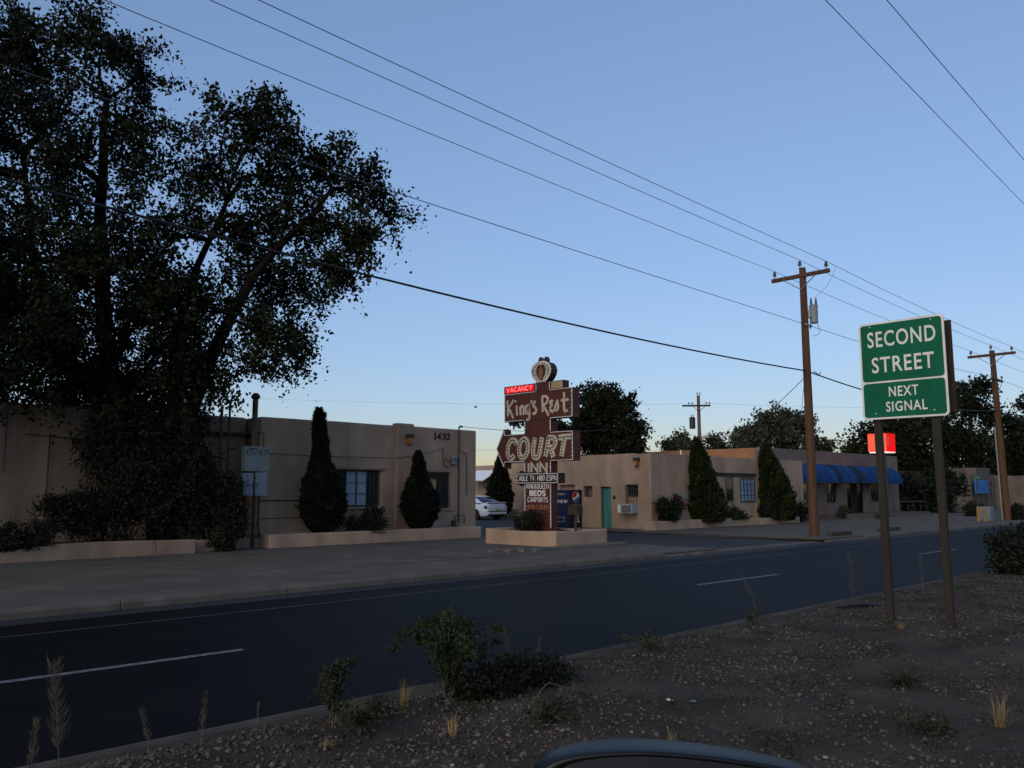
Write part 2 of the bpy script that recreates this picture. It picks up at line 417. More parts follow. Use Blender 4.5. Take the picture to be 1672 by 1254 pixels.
def holed_box(u0, u1, v0, v1, depth, holes, recess, fr):
    """solid block, front at w=0 going back to -depth, with rectangular recesses"""
    fr0 = fr
    def fr(u, v, w):
        if abs(v-v1) < 1e-6 and v1 > 1: v += .03*noise.noise(Vector((u*.55, v1, 5)))+.012*noise.noise(Vector((u*2.1, v1, 9)))
        return fr0(u, v, w)
    us = sorted({u0, u1, *[h[0] for h in holes], *[h[1] for h in holes]})
    grid = [u0+(u1-u0)*i/max(2, int((u1-u0)/.9)) for i in range(1, max(2, int((u1-u0)/.9)))]
    us = sorted(set(us) | {g for g in grid if min(abs(g-q) for q in us) > .25})
    vs = sorted({v0, v1, *[h[2] for h in holes], *[h[3] for h in holes]})
    mb = MB()
    for i in range(len(us)-1):
        for j in range(len(vs)-1):
            cu = (us[i]+us[i+1])/2; cv = (vs[j]+vs[j+1])/2
            inh = any(h[0] < cu < h[1] and h[2] < cv < h[3] for h in holes)
            w = -recess if inh else 0
            mb.add([fr(us[i],vs[j],w), fr(us[i+1],vs[j],w), fr(us[i+1],vs[j+1],w), fr(us[i],vs[j+1],w)], [(0,1,2,3)])
            if inh:
                for (a, b, c, d, edge) in ((us[i],vs[j],us[i+1],vs[j],'b'), (us[i],vs[j+1],us[i+1],vs[j+1],'t'), (us[i],vs[j],us[i],vs[j+1],'l'), (us[i+1],vs[j],us[i+1],vs[j+1],'r')):
                    mu = (a+c)/2 + (-1e-3 if edge == 'l' else 1e-3 if edge == 'r' else 0)
                    mv = (b+d)/2 + (-1e-3 if edge == 'b' else 1e-3 if edge == 't' else 0)
                    if not any(h[0] < mu < h[1] and h[2] < mv < h[3] for h in holes):
                        mb.add([fr(a,b,0), fr(c,d,0), fr(c,d,-recess), fr(a,b,-recess)], [(0,1,2,3)])
    for i in range(len(us)-1):
        mb.add([fr(us[i],v1,0), fr(us[i+1],v1,0), fr(us[i+1],v1,-depth), fr(us[i],v1,-depth)], [(0,1,2,3)])
        mb.add([fr(us[i],v0,0), fr(us[i+1],v0,0), fr(us[i+1],v0,-depth), fr(us[i],v0,-depth)], [(0,1,2,3)])
    for j in range(len(vs)-1):
        for u in (u0, u1):
            mb.add([fr(u,vs[j],0), fr(u,vs[j+1],0), fr(u,vs[j+1],-depth), fr(u,vs[j],-depth)], [(0,1,2,3)])
    ring = [(u, v0) for u in us] + [(u1, v) for v in vs[1:]] + [(u, v1) for u in us[::-1][1:]] + [(u0, v) for v in vs[::-1][1:-1]]
    mb.add([fr(u, v, -depth) for u, v in ring], [tuple(range(len(ring)))])
    return mb

def window(parent, fr, u0, u1, v0, v1, cols, rows, w=-.10, frame='frame', curtain='curtain', cur=None, fw=.035):
    """recessed window: frame with bars, one pane per light, curtain behind"""
    mb = MB()
    g = fw
    mb.prism([(u0,v0),(u1,v0),(u1,v0+g),(u0,v0+g)], fr, w-.04, w+.02)
    mb.prism([(u0,v1-g),(u1,v1-g),(u1,v1),(u0,v1)], fr, w-.04, w+.02)
    mb.prism([(u0,v0+g),(u0+g,v0+g),(u0+g,v1-g),(u0,v1-g)], fr, w-.04, w+.02)
    mb.prism([(u1-g,v0+g),(u1,v0+g),(u1,v1-g),(u1-g,v1-g)], fr, w-.04, w+.02)
    wo = mb.build('window', M[frame], parent)
    iu0, iu1, iv0, iv1 = u0+g, u1-g, v0+g, v1-g
    cu = [iu0+(iu1-iu0)*i/cols for i in range(cols+1)]; cv = [iv0+(iv1-iv0)*i/rows for i in range(rows+1)]
    for i in range(1, cols):
        MB().prism([(cu[i]-.011,iv0),(cu[i]+.011,iv0),(cu[i]+.011,iv1),(cu[i]-.011,iv1)], fr, w-.03, w+.012).build('glazing_bar', M[frame], wo)
    for j in range(1, rows):
        MB().prism([(iu0,cv[j]-.010),(iu1,cv[j]-.010),(iu1,cv[j]+.010),(iu0,cv[j]+.010)], fr, w-.028, w+.009).build('glazing_bar', M[frame], wo)
    for i in range(cols):
        for j in range(rows):
            a, b, c, d = cu[i]+.012, cu[i+1]-.012, cv[j]+.011, cv[j+1]-.011
            MB().prism([(a,c),(b,c),(b,d),(a,d)], fr, w-.012, w-.006).build('pane', M['glass'], wo)
    if cur:
        for (a, b, cm) in cur:
            n = max(6, int((b-a)/.045)); pts = []
            mbc = MB(); v = []; f = []
            for i in range(n+1):
                uu = a+(b-a)*i/n; off = .018*math.sin(i*1.9)
                v += [fr(uu, iv0, w-.05+off), fr(uu, iv1, w-.05+off)]
            f = [(2*i, 2*i+2, 2*i+3, 2*i+1) for i in range(n)]
            mbc.add(v, f).build('curtain', M[cm], wo)
    return wo

# ---- foliage
def leaf_mesh(name, C, size, up=0.0, elong=1.6, outward=None, jitter=1.0):
    """one small folded leaf quad at each centre"""
    C = np.asarray(C, float); n = len(C)
    size = np.broadcast_to(np.asarray(size, float), (n,))*rng.uniform(.65, 1.35, n)
    d = rng.normal(size=(n, 3))*jitter
    if outward is not None: d = d + outward
    d[:, 2] += up
    d /= np.linalg.norm(d, axis=1)[:, None]+1e-9
    t = rng.normal(size=(n, 3)); s = np.cross(d, t); s /= np.linalg.norm(s, axis=1)[:, None]+1e-9
    nrm = np.cross(d, s)
    L = d*(size*elong/2)[:, None]; W = s*(size/2)[:, None]; B = nrm*(size*.18)[:, None]
    V = np.empty((n, 4, 3)); V[:, 0] = C-L; V[:, 1] = C+W+B; V[:, 2] = C+L; V[:, 3] = C-W+B
    Q = np.arange(4*n).reshape(n, 4)
    return np_mesh(name, V.reshape(-1, 3), Q)

def spray_points(n, c, r, sprays, length, thick):
    """leafy twig sprays fanning out of an ellipsoid and drooping at their tips"""
    c = np.asarray(c, float); r = np.asarray(r, float)*np.ones(3)
    d = rng.normal(size=(sprays, 3)); d /= np.linalg.norm(d, axis=1)[:, None]
    rad = rng.random(sprays)**.55
    cc = c+d*rad[:, None]*r*.92
    ax = d*.9+rng.normal(size=(sprays, 3))*.55; ax[:, 2] -= .35
    ax /= np.linalg.norm(ax, axis=1)[:, None]
    ln = length*rng.uniform(.5, 1.6, sprays); th = thick*rng.uniform(.6, 1.7, sprays)
    w = ln*th; idx = rng.choice(sprays, n, p=w/w.sum())
    t = rng.normal(size=n)*.5
    p = cc[idx]+ax[idx]*(t*ln[idx])[:, None]+rng.normal(size=(n, 3))*(th[idx]*(1-.35*np.clip(np.abs(t), 0, 1)))[:, None]
    p[:, 2] -= .25*(np.maximum(t, 0)**2)*ln[idx]
    return p, cc
def blob_points(n, c, r, clumps, cr, shell=.55):
    """clumped points in an ellipsoid"""
    c = np.asarray(c, float); r = np.asarray(r, float)*np.ones(3)
    d = rng.normal(size=(clumps, 3)); d /= np.linalg.norm(d, axis=1)[:, None]
    rad = shell + (1-shell)*rng.random(clumps)**.7
    rad = np.where(rng.random(clumps) < .25, rng.random(clumps), rad)
    cc = c + d*rad[:, None]*r
    idx = rng.integers(0, clumps, n)
    p = cc[idx] + rng.normal(size=(n, 3))*cr
    return p, cc

def limb(mb, pts, r0, r1, n=8, wob=.0):
    P = [Vector(p) for p in pts]; out = []
    for i in range(len(P)-1):
        for k in range(4):
            t = k/4
            a = P[max(i-1, 0)]; b = P[i]; c = P[i+1]; d = P[min(i+2, len(P)-1)]
            q = .5*((2*b)+(c-a)*t+(2*a-5*b+4*c-d)*t*t+(3*b-3*c+d-a)*t**3)
            out.append(q+Vector((random.uniform(-wob, wob), random.uniform(-wob, wob), 0)))
    out.append(P[-1])
    m = len(out)
    mb.tube(out, [r0+(r1-r0)*i/(m-1) for i in range(m)], n)
    return out

def tree(name, label, trunk_paths, lobes, nleaf, lsize, cat='tree', matl='leaf', clump=.28, group=None, elong=1.5, per=None, up=-.35):
    base = trunk_paths[0][0][0]
    t = thing(name, label, cat, base, group)
    mb = MB(); ends = []
    for pts, r0, r1 in trunk_paths:
        ends += limb(mb, pts, r0, r1, 9, r0*.12)[3:]
    ev = np.array([tuple(e) for e in ends])
    allp = []
    vol = np.array([l[3]**2*(1.5 if l[2] < 8 else 1) for l in lobes]); vol = vol/vol.sum()
    for l, w in zip(lobes, vol):
        k = int(nleaf*w)
        rz = l[4] if len(l) > 4 else l[3]
        p, cc = spray_points(k, l[:3], (l[3], l[3], rz), max(6, int(k/(per or 55))), clump*2.6, clump*.62)
        allp.append(p)
        # twigs from the nearest limb point into the lobe
        c0 = np.array(l[:3]); e = ev[np.argmin(np.linalg.norm(ev-c0, axis=1))]
        mid = (e+c0)/2+rng.normal(size=3)*.2*l[3]*.5
        limb(mb, [e, mid, c0], max(.035, l[3]*.05), .018, 5, .02)
        for q in cc[:: max(1, len(cc)//14)]:
            limb(mb, [c0, (c0+q)/2+rng.normal(size=3)*.08*l[3], q], .022, .006, 4)
    mb.build('trunk', M['bark'], t, smooth=True)
    P = np.concatenate(allp)
    me = leaf_mesh('crown', P, lsize, up=up, elong=elong)
    link('crown', me, M[matl], t)
    return t

def conifer(name, label, base, prof, n, size, matl='conifer', group=None, tilt=(0, 0), slim=.84):
    """prof: list of (height, radius); dense upright sprays on a rounded cone"""
    t = thing(name, label, 'conifer', base, group)
    H = prof[-1][0]
    hs = [p[0] for p in prof]; rs = [p[1] for p in prof]
    core = MB(); pp = []
    prof = [(h_, r_*slim) for h_, r_ in prof]
    hs = [p_[0] for p_ in prof]; rs = [p_[1] for p_ in prof]
    for h, r in prof: pp.append((max(r*.74, .012), h))
    core.lathe(pp, base, 14)
    core.v = [(p[0]+tilt[0]*(p[2]-base[2]), p[1]+tilt[1]*(p[2]-base[2]), p[2]) for p in core.v]
    o = core.build('inner_branches', M[matl], t)
    bx = MB().tube([(base[0], base[1], base[2]-.05), (base[0], base[1], base[2]+prof[1][0]+.25)], [.07, .05], 8)
    bx.build('trunk', M['bark'], t)
    h = []
    area = np.interp(np.linspace(0, H, 200), hs, rs)+.03
    cdf = np.cumsum(area); cdf /= cdf[-1]
    h = np.interp(rng.random(n), cdf, np.linspace(0, H, 200))
    a = rng.random(n)*2*np.pi
    ph = rng.random(4)*6.28
    lump = 1+.08*np.sin(2*a+h*1.7+ph[0])+.08*np.sin(5*a-h*3.7+ph[1])+.07*np.sin(h*7.5+3*a+ph[2])+.05*np.sin(h*15-4*a+ph[3])
    r = np.interp(h, hs, rs)*lump*(.78+.24*rng.random(n)**.6)*np.where(rng.random(n) < .04, 1.13, 1.0)
    P = np.stack([base[0]+r*np.cos(a)+tilt[0]*h, base[1]+r*np.sin(a)+tilt[1]*h, base[2]+h], 1)
    out = np.stack([np.cos(a), np.sin(a), np.full(n, 1.0)], 1)*1.1
    me = leaf_mesh('foliage', P, size, elong=3.2, outward=out, jitter=.55)
    link('foliage', me, M[matl], t)
    return t

def bush(name, label, base, blobs, n, size, matl='shrub', cat='shrub', group=None, elong=1.8, up=.2, stems=10, clump=.09, shell=.35):
    t = thing(name, label, cat, base, group)
    P = []; mb = MB()
    vol = np.array([b[3]*b[4]*b[5] for b in blobs]); vol = vol/vol.sum()
    for b, w in zip(blobs, vol):
        k = max(40, int(n*w))
        p, cc = blob_points(k, b[:3], b[3:6], max(8, k//28), clump, shell)
        p[:, 2] = np.maximum(p[:, 2], base[2]+.02)
        P.append(p)
        for q in cc[:: max(1, len(cc)//stems)]:
            s = np.array([b[0]+random.uniform(-.3, .3)*b[3], b[1]+random.uniform(-.3, .3)*b[4], base[2]])
            limb(mb, [s, (s+q)/2+rng.normal(size=3)*.05, q], .012, .004, 4)
    mb.build('stems', M['bark'], t)
    me = leaf_mesh('foliage', np.concatenate(P), size, up=up, elong=elong)
    link('foliage', me, M[matl], t)
    return t

def catenary(a, b, sag, n=28):
    a = Vector(a); b = Vector(b)
    return [a.lerp(b, i/n)-Vector((0, 0, sag*4*(i/n)*(1-i/n))) for i in range(n+1)]

# ================================================================== SETTING
def gz(Y): return .115-(min(Y, 30)-13.2)*.0095 if Y >= 13 else 0.0
def sheet(name, x0, x1, y0, y1, z, m, z2=None):
    z2 = z if z2 is None else z2
    return struct(MB().add([(x0,y0,z),(x1,y0,z),(x1,y1,z2),(x0,y1,z2)], [(0,1,2,3)]).build(name, m))
sheet('ground', -2500, 2500, -2500, 2500, -.16, M['ground'])
road = sheet('road', -80, 600, 5.80, 13.02, 0, M['asphalt'])
sheet('near_carriageway', -80, 600, -9, .55, .02, M['asphalt2'])
court = sheet('courtyard', 20.85, 60, 13.02, 75, .004, M['asphalt2'])
pav = sheet('pavement', -60, 20.9, 13.1, 40, gz(13.1)-.02, M['concrete'], gz(30)-.02)
pavr = sheet('pavement_right', 27.3, 600, 13.1, 40, gz(13.1)-.02, M['concrete'], gz(30)-.02)
# road markings
for (a, b) in ((1.35,4.40),(13.35,16.25),(24.1,26.9),(36.5,39.4),(48.2,51.1),(60,63),(-10.4,-7.4)):
    MB().add([(a,8.86,.004),(b,8.80,.004),(b,8.91,.004),(a,8.97,.004)], [(0,1,2,3)]).build('lane_dash', M['line'], road)
MB().add([(-60,11.62,.004),(120,11.3,.004),(120,11.38,.004),(-60,11.71,.004)], [(0,1,2,3)]).build('edge_line', M['line_faint'], road)
MB().add([(-60,12.45,.004),(600,12.45,.004),(600,13.0,.004),(-60,13.0,.004)], [(0,1,2,3)]).build('gutter', M['asphalt2'], road)
def slab(x0, x1, y0, y1, th=.06, off=0):
    g = .008
    x0 += g; x1 -= g; y0 += g; y1 -= g
    za, zb = gz(y0)+off, gz(y1)+off
    return MB().add([(x0,y0,za-th),(x1,y0,za-th),(x1,y1,zb-th),(x0,y1,zb-th),(x0,y0,za),(x1,y0,za),(x1,y1,zb),(x0,y1,zb)],
                    [(0,3,2,1),(4,5,6,7),(0,1,5,4),(1,2,6,5),(2,3,7,6),(3,0,4,7)])
xs = [-3.6+i*3.06 for i in range(9)]
for i in range(8):
    x0, x1 = xs[i], min(xs[i+1], 20.85)
    for (y0, y1) in ((13.22,15.6),(15.6,19.2),(19.2,22.9)):
        slab(x0, x1, y0, y1, off=random.uniform(-.006, .006)).build('paving_slab', M['concrete'], pav)
for i in range(14):
    x0 = 27.35+i*2.75
    for (y0, y1) in ((13.22,16.6),(16.6,21.35)):
        slab(x0, x0+2.75, y0, y1, off=random.uniform(-.006, .006)).build('paving_slab', M['concrete'], pavr)
# kerbs, each stone its own piece
def kerb(parent, x0, x1, y0, y1, z0, z1, drop=None):
    mb = MB()
    j = random.uniform(-.006, .006)
    pr = [(y0,z0),(y1,z0),(y1,z1),(y0+.05,z1),(y0+.012,z1-.05)]
    mb.prism(pr, lambda u, v, w: (w, u+j, v), x0+.006, x1-.006)
    return mb.build('kerb_stone', M['kerb_pale' if parent.name == 'median' else 'kerb'], parent, bevel=.01)
for i in range(9):
    kerb(pav, -3.6+i*2.71, -3.6+(i+1)*2.71, 13.02, 13.21, -.05, .135-(.06 if i == 8 else 0))
for i in range(14):
    kerb(pavr, 27.4+i*3.0, 27.4+(i+1)*3.0, 13.02, 13.21, -.05, .125-(.05 if i == 0 else 0))
MB().add([(20.85,13.03,.002),(27.35,13.03,.002),(27.35,13.75,.012),(20.85,13.75,.012)], [(0,1,2,3)]).build('apron', M['concrete'], court)
for i in range(4):
    kerb(pav, 16.3+i*1.0, 17.3+i*1.0, 16.0+random.uniform(-.03,.03), 16.16, .0, .20+random.uniform(-.02, .01))
for (x, y, s) in ((15.6,16.4,.20),(15.95,16.2,.13),(16.1,16.45,.16),(15.3,16.75,.10),(15.75,16.9,.12)):
    me = bpy.data.meshes.new('rubble'); bm = bmesh.new(); bmesh.ops.create_icosphere(bm, subdivisions=1, radius=s)
    for v in bm.verts: v.co *= random.uniform(.6, 1.15); v.co.z *= .55
    bm.to_mesh(me); bm.free()
    o = link('broken_kerb', me, M['kerb']); o.location = (x, y, gz(y)+s*.25)
    tag(o, {.20:'largest broken kerb lump by the sign planter',.13:'broken kerb lump beside the largest one before the sign planter',.16:'broken kerb lump nearest the low kerb of the sign planter',.10:'smallest broken kerb lump, leftmost before the sign planter',.12:'broken kerb lump behind the others, nearer the sign planter'}[s], 'rubble', 'broken kerb lumps by the sign planter')

# median: uneven gravelly dirt
def mz(x, y):
    e = min(1, max(0, (5.66-y)/.6))
    return .085+.055*e+e*(.075*noise.noise(Vector((x*.45, y*.45, 3)))+.035*noise.noise(Vector((x*1.6, y*1.6, 8)))+.014*noise.noise(Vector((x*5, y*5, 1))))
nx, ny = 330, 80
gx = np.concatenate([np.linspace(-2, 22, 280), np.linspace(22.6, 90, 50)]); gy = np.linspace(.45, 5.722, ny)
V = [(x, y, mz(x, y)) for x in gx for y in gy]
Q = [(i*ny+j, (i+1)*ny+j, (i+1)*ny+j+1, i*ny+j+1) for i in range(nx-1) for j in range(ny-1)]
me = np_mesh('median', V, Q); me.polygons.foreach_set('use_smooth', [True]*len(me.polygons))
median = struct(link('median', me, M['dirt']))
for i in range(16):
    kerb(median, -1.2+i*2.4, -1.2+(i+1)*2.4, 5.725, 5.80, -.05, .105)

def stones(n, smin, smax, yfun, name, m, xr=(1.2, 19)):
    bmv = np.array([(1,0,0),(-1,0,0),(0,1,0),(0,-1,0),(0,0,1),(0,0,-1),(.6,.6,.5),(-.6,.6,.45),(.6,-.6,.5),(-.6,-.6,.45)], float)
    F = [(6,4,0),(0,4,8),(8,4,3),(3,4,9),(9,4,1),(1,4,7),(7,4,2),(2,4,6),(0,2,6),(0,8,3),(3,9,1),(1,7,2),(0,3,5),(3,1,5),(1,2,5),(2,0,5)]
    Vs = np.empty((n, 10, 3)); k = 0
    while k < n:
        x = xr[0]+(xr[1]-xr[0])*random.random()**1.7; y = yfun()
        if not (.6 < y < 5.55): continue
        if random.random() > .55+1.1*noise.noise(Vector((x*.8, y*.8, 31))): continue
        s = smin+(smax-smin)*random.random()**4.5
        v = bmv*s*rng.uniform(.5, 1.3, (10, 3))*rng.uniform(.55, 1.25, 3)*np.array([1, 1, .75])
        a = random.random()*6.28; c, sn = math.cos(a), math.sin(a)
        v = v@np.array([[c, sn, 0], [-sn, c, 0], [0, 0, 1]])
        Vs[k] = v+np.array([x, y, mz(x, y)+s*.18]); k += 1
    Q = (np.arange(n)[:, None, None]*10+np.array(F)[None]).reshape(-1, 3)
    return np_mesh(name, Vs.reshape(-1, 3), Q)
o = link('gravel', stones(72000, .0025, .026, lambda: random.uniform(.6, 5.55), 'gravel', M['stone']), M['stone'])
tag(struct(o, 'stuff'), 'brown gravel scattered over the dirt median', 'gravel')
o = link('pale_pebbles', stones(620, .005, .022, lambda: random.uniform(.6, 5.5), 'pale_pebbles', M['pale_stone']), M['pale_stone'])
tag(struct(o, 'stuff'), 'sparse pale pebbles lying among the brown gravel', 'gravel')

# ================================================================== BUILDINGS
# ---- left-hand long building behind the tree
bA = thing('motel_building', 'long tan adobe building behind the big tree and dark hedge', 'building', (2, 25.2, 0))
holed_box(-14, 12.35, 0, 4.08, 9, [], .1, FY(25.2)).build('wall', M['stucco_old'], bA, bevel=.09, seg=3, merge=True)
MB().tube([(6.6,25.13,.3),(6.6,25.13,3.3)], .022, 6).build('conduit', M['frame'], bA)
MB().tube([(5.55,25.15,2.2),(5.55,25.15,3.9)], .014, 6).build('conduit', M['frame'], bA)
MB().tube([(6.0,25.15,3.25),(8.8,25.15,3.1)], .012, 6).build('cable_run', M['cable'], bA)
MB().box(11.0,12.9,24.9,25.18,3.47,3.56).build('timber_beam', M['lintel'], bA, bevel=.01)
MB().tube([(11.35,24.9,0),(11.35,24.9,4.35)], .05, 8).build('vent_pipe', M['frame_g'], bA)

# ---- number 1432
bB = thing('motel_building', 'tan adobe motel building numbered 1432 with two front windows', 'building', (17, 24.4, 0))
holed_box(12.42, 21.55, 0, 4.07, 9.5, [(15.2,17.08,1.16,2.46),(18.75,20.27,1.05,2.40)], .22, FY(24.4)).build('wall', M['stucco'], bB, bevel=.07, seg=3, merge=True)
MB().box(17.62,18.42,24.27,24.6,.02,4.15).build('pilaster', M['stucco'], bB, bevel=.06, seg=3)
w1 = window(bB, FY(24.4), 15.24, 17.04, 1.20, 2.42, 4, 3, -.14, cur=[(15.72,16.56,'curtain'),(15.28,15.70,'curtain_d'),(16.58,17.0,'curtain_d')])
w2 = window(bB, FY(24.4), 18.79, 20.23, 1.09, 2.36, 3, 2, -.14, cur=[(18.83,19.72,'curtain_d'),(19.76,20.19,'curtain_d')])
MB().box(19.33,19.62,24.50,24.51,1.78,2.14).build('paper_notice', M['beige'], w2)
MB().box(15.1,17.2,24.30,24.45,2.44,2.52).build('lintel', M['stucco_old'], bB, bevel=.02)
MB().box(15.15,17.13,24.31,24.5,1.10,1.165).build('sill', M['stucco'], bB, bevel=.02)
MB().box(18.7,20.32,24.31,24.5,.99,1.055).build('sill', M['stucco'], bB, bevel=.02)
text('1432', FY(24.4), 19.42, 20.18, 3.66, .21, .045, .002, .03, gap=.26).build('house_number', M['lintel'], bB)
def lantern(parent, fr, u, v):
    a = MB().prism([(u-.10,v+.16),(u+.10,v+.16),(u+.13,v+.02),(u-.13,v+.02)], fr, .0, .22).build('wall_lamp', M['frame'], parent)
    MB().prism([(u-.085,v+.02),(u+.085,v+.02),(u+.06,v-.20),(u-.06,v-.20)], fr, .03, .19).build('lamp_glass', M['lamp_amber'], a)
    MB().prism([(u-.07,v-.20),(u+.07,v-.20),(u+.04,v-.24),(u-.04,v-.24)], fr, .02, .2).build('lamp_base', M['frame'], a)
lantern(bB, FY(24.27), 18.12, 3.60)
# service conduit, meter and pipes on the wall
MB().tube([(20.62,24.35,.55),(20.60,24.35,4.14)], .024, 8).build('service_conduit', M['frame'], bB)
MB().tube([(20.60,24.35,4.12),(20.60,24.27,4.18),(20.60,24.15,4.15)], .036, 8).build('weatherhead', M['frame'], bB)
MB().tube([(20.78,24.36,3.2),(20.98,24.36,3.16),(21.0,24.36,3.0),(21.02,24.36,1.55)], .012, 6).build('thin_pipe', M['frame'], bB)
mt = MB().box(20.22,20.44,24.25,24.40,2.72,3.0).build('meter_box', M['tank'], bB, bevel=.015)
MB().lathe([(.08,0),(.085,.02),(.08,.05)], (0,0,0), 12).build('meter_dial', M['glass'], mt).matrix_basis = Matrix.Translation((20.33,24.25,2.88)) @ Matrix.Rotation(R(90), 4, 'X')
MB().box(19.98,20.12,24.27,24.40,2.86,3.06).build('junction_box', M['stucco_old'], bB, bevel=.01)
MB().tube([(19.80,24.33,3.32),(19.80,24.33,2.9),(19.86,24.33,2.68),(20.05,24.33,2.60),(20.22,24.33,2.66),(20.3,24.33,2.74)], .014, 6).build('cable_loop', M['cable'], bB)
MB().tube([(12.3,24.31,2.92),(14.6,24.32,2.86),(17.55,24.22,2.88),(18.5,24.24,3.0),(19.78,24.32,3.30)], .010, 6).build('cable_run', M['cable'], bB)
MB().tube([(12.5,24.36,1.42),(14.2,24.36,1.42)], .018, 6).build('pipe_run', M['frame'], bB)
MB().tube([(12.5,24.37,.86),(14.2,24.37,.86)], .008, 6).build('cable_run', M['frame'], bB)
MB().tube([(20.12,24.0,.45),(20.12,24.0,.78),(20.25,24.0,.80),(20.60,24.0,.80),(20.64,24.05,.5)], .022, 6).build('gas_riser', M['frame'], bB)
MB().box(20.02,20.16,23.95,24.08,.42,.62).build('gas_valve', M['frame'], bB)

# ---- utility boxes between the two buildings
ub = thing('utility_boxes', 'grey electrical boxes with graffiti standing between two adobe buildings', 'utility box', (11.8, 23.5, 0))
b1 = MB().box(11.40,12.18,23.30,23.55,2.31,3.05).build('upper_box', M['box_grey'], ub, bevel=.012)
gr = MB()
GS = [[(11.44,2.96),(11.46,2.80)],[(11.54,2.97),(11.455,2.88),(11.53,2.79)],[(11.70,2.97),(11.60,2.95),(11.57,2.89),(11.66,2.87),(11.68,2.80),(11.58,2.78)],[(11.72,2.79),(11.75,2.96),(11.80,2.84),(11.85,2.96),(11.86,2.78)],[(11.99,2.95),(11.90,2.94),(11.89,2.80),(11.99,2.80)],[(11.90,2.87),(11.98,2.88)],[(12.03,2.78),(12.04,2.95),(12.14,2.92),(12.05,2.86),(12.15,2.84)],[(11.50,2.99),(11.78,2.98)]]
for i, st in enumerate(GS): ribbon(gr, st, .022, FY(23.30), .0006, .0015+.0003*i)
gr.build('graffiti', M['black'], b1)
gb = MB()
for i, st in enumerate([[(11.50,2.62),(11.68,2.63)],[(11.49,2.60),(11.50,2.44),(11.68,2.42),(11.72,2.55)],[(11.52,2.52),(11.7,2.51)]]): ribbon(gb, st, .07, FY(23.30), .0006, .0014+.0004*i)
gb.build('spray_patch', M['spray_blue'], b1)
d1 = MB().box(11.37,11.70,23.32,23.52,1.58,2.25).build('lower_box', M['box_blue'], ub, bevel=.01)
MB().box(11.67,11.69,23.30,23.325,1.85,1.95).build('latch', M['frame'], d1)
d2 = MB().box(11.78,12.15,23.32,23.52,1.57,2.26).build('lower_box', M['box_blue'], ub, bevel=.01)
MB().box(11.80,11.82,23.30,23.325,1.85,1.95).build('latch', M['frame'], d2)
MB().tube([(11.83,23.5,0),(11.83,23.5,1.57)], .05, 8).build('riser_pipe', M['frame'], ub)
MB().tube([(11.98,23.46,1.57),(11.98,23.46,.6),(12.05,23.46,.38)], .035, 8).build('riser_pipe', M['frame'], ub)
MB().tube([(11.82,23.62,3.0),(11.82,23.62,4.55)], .085, 10).build('mast', M['pole2'], ub)
MB().lathe([(.05,0),(.13,.03),(.14,.12),(.06,.2)], (11.82,23.62,4.5), 10).build('weatherhead', M['frame'], ub)
MB().tube([(12.08,23.5,3.05),(12.08,23.5,3.45),(12.0,23.5,3.5),(11.9,23.5,3.48)], .02, 6).build('conduit', M['frame'], ub)
MB().tube([(11.05,23.7,0),(11.05,23.7,4.4)], .035, 8).build('pole_pipe', M['frame'], ub)
MB().tube([(11.0,23.7,2.95),(11.25,23.6,2.98),(11.32,23.55,3.12)], .035, 6).build('pipe_elbow', M['frame'], ub)
MB().box(11.3,12.2,23.5,23.9,0,.32).build('plinth', M['stucco_old'], ub, bevel=.03)

# ---- low walls / planters
def ring_wall(name, label, outer, th, z0, z1, soilz, matl, group=None, wave=None):
    (x0, x1, y0, y1) = outer
    t = thing(name, label, 'planter', ((x0+x1)/2, y0, z0), group)
    mb = MB()
    def top(x, y): return z1+(wave(x, y) if wave else 0)
    loop = []
    n = 10
    for i in range(n): loop.append((x0+(x1-x0)*i/n, y0))
    for i in range(n): loop.append((x1, y0+(y1-y0)*i/n))
    for i in range(n): loop.append((x1+(x0-x1)*i/n, y1))
    for i in range(n): loop.append((x0, y1+(y0-y1)*i/n))
    def inn(p):
        return (min(max(p[0], x0+th), x1-th), min(max(p[1], y0+th), y1-th))
    N = len(loop); v = []
    for p in loop:
        q = inn(p); h = top(*p)
        v += [(p[0],p[1],z0-.05),(p[0],p[1],h),(q[0],q[1],h+.003),(q[0],q[1],z0-.05)]
    f = []
    for i in range(N):
        a = 4*i; b = 4*((i+1) % N)
        f += [(a,b,b+1,a+1),(a+1,b+1,b+2,a+2),(a+2,b+2,b+3,a+3)]
    mb.add(v, f).build('wall', M[matl], t, bevel=.03, seg=2, merge=True)
    MB().add([(x0+th*.5,y0+th*.5,soilz),(x1-th*.5,y0+th*.5,soilz),(x1-th*.5,y1-th*.5,soilz),(x0+th*.5,y1-th*.5,soilz)], [(0,1,2,3)]).build('soil', M['soil'], t)
    return t
lw = thing('low_wall', 'low tan stucco wall in front of the dark hedge', 'wall', (4, 22.6, 0))
mb = MB()
N = 40; prof = []
for i in range(N+1):
    x = -12+21.73*i/N
    prof.append((x, .42+.02*math.sin(x*1.1)-.17*max(0, min(1, (6.2-x)/1.6))))
mb.prism([(-12,-.05)]+[(9.73,-.05)]+prof[::-1], FY(22.6), -.26, 0)
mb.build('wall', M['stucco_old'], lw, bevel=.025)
cr = MB(); ribbon(cr, [(8.62,.44),(8.60,.36),(8.66,.28),(8.64,.2),(8.70,.1),(8.69,.03)], .014, FY(22.6), .0004, .0016)
cr.build('crack', M['black'], lw)
MB().box(9.76,10.9,22.9,24.2,-.05,.36).build('step_block', M['stucco_old'], lw, bevel=.03)
MB().add([(-12,22.8,.30),(9.6,22.8,.30),(9.6,25.1,.34),(-12,25.1,.34)], [(0,1,2,3)]).build('soil', M['soil'], lw)
ring_wall('planter_wall', 'long tan stucco planter in front of the 1432 building', (12.05,20.45,22.85,24.38), .22, 0, .43, .34, 'stucco')
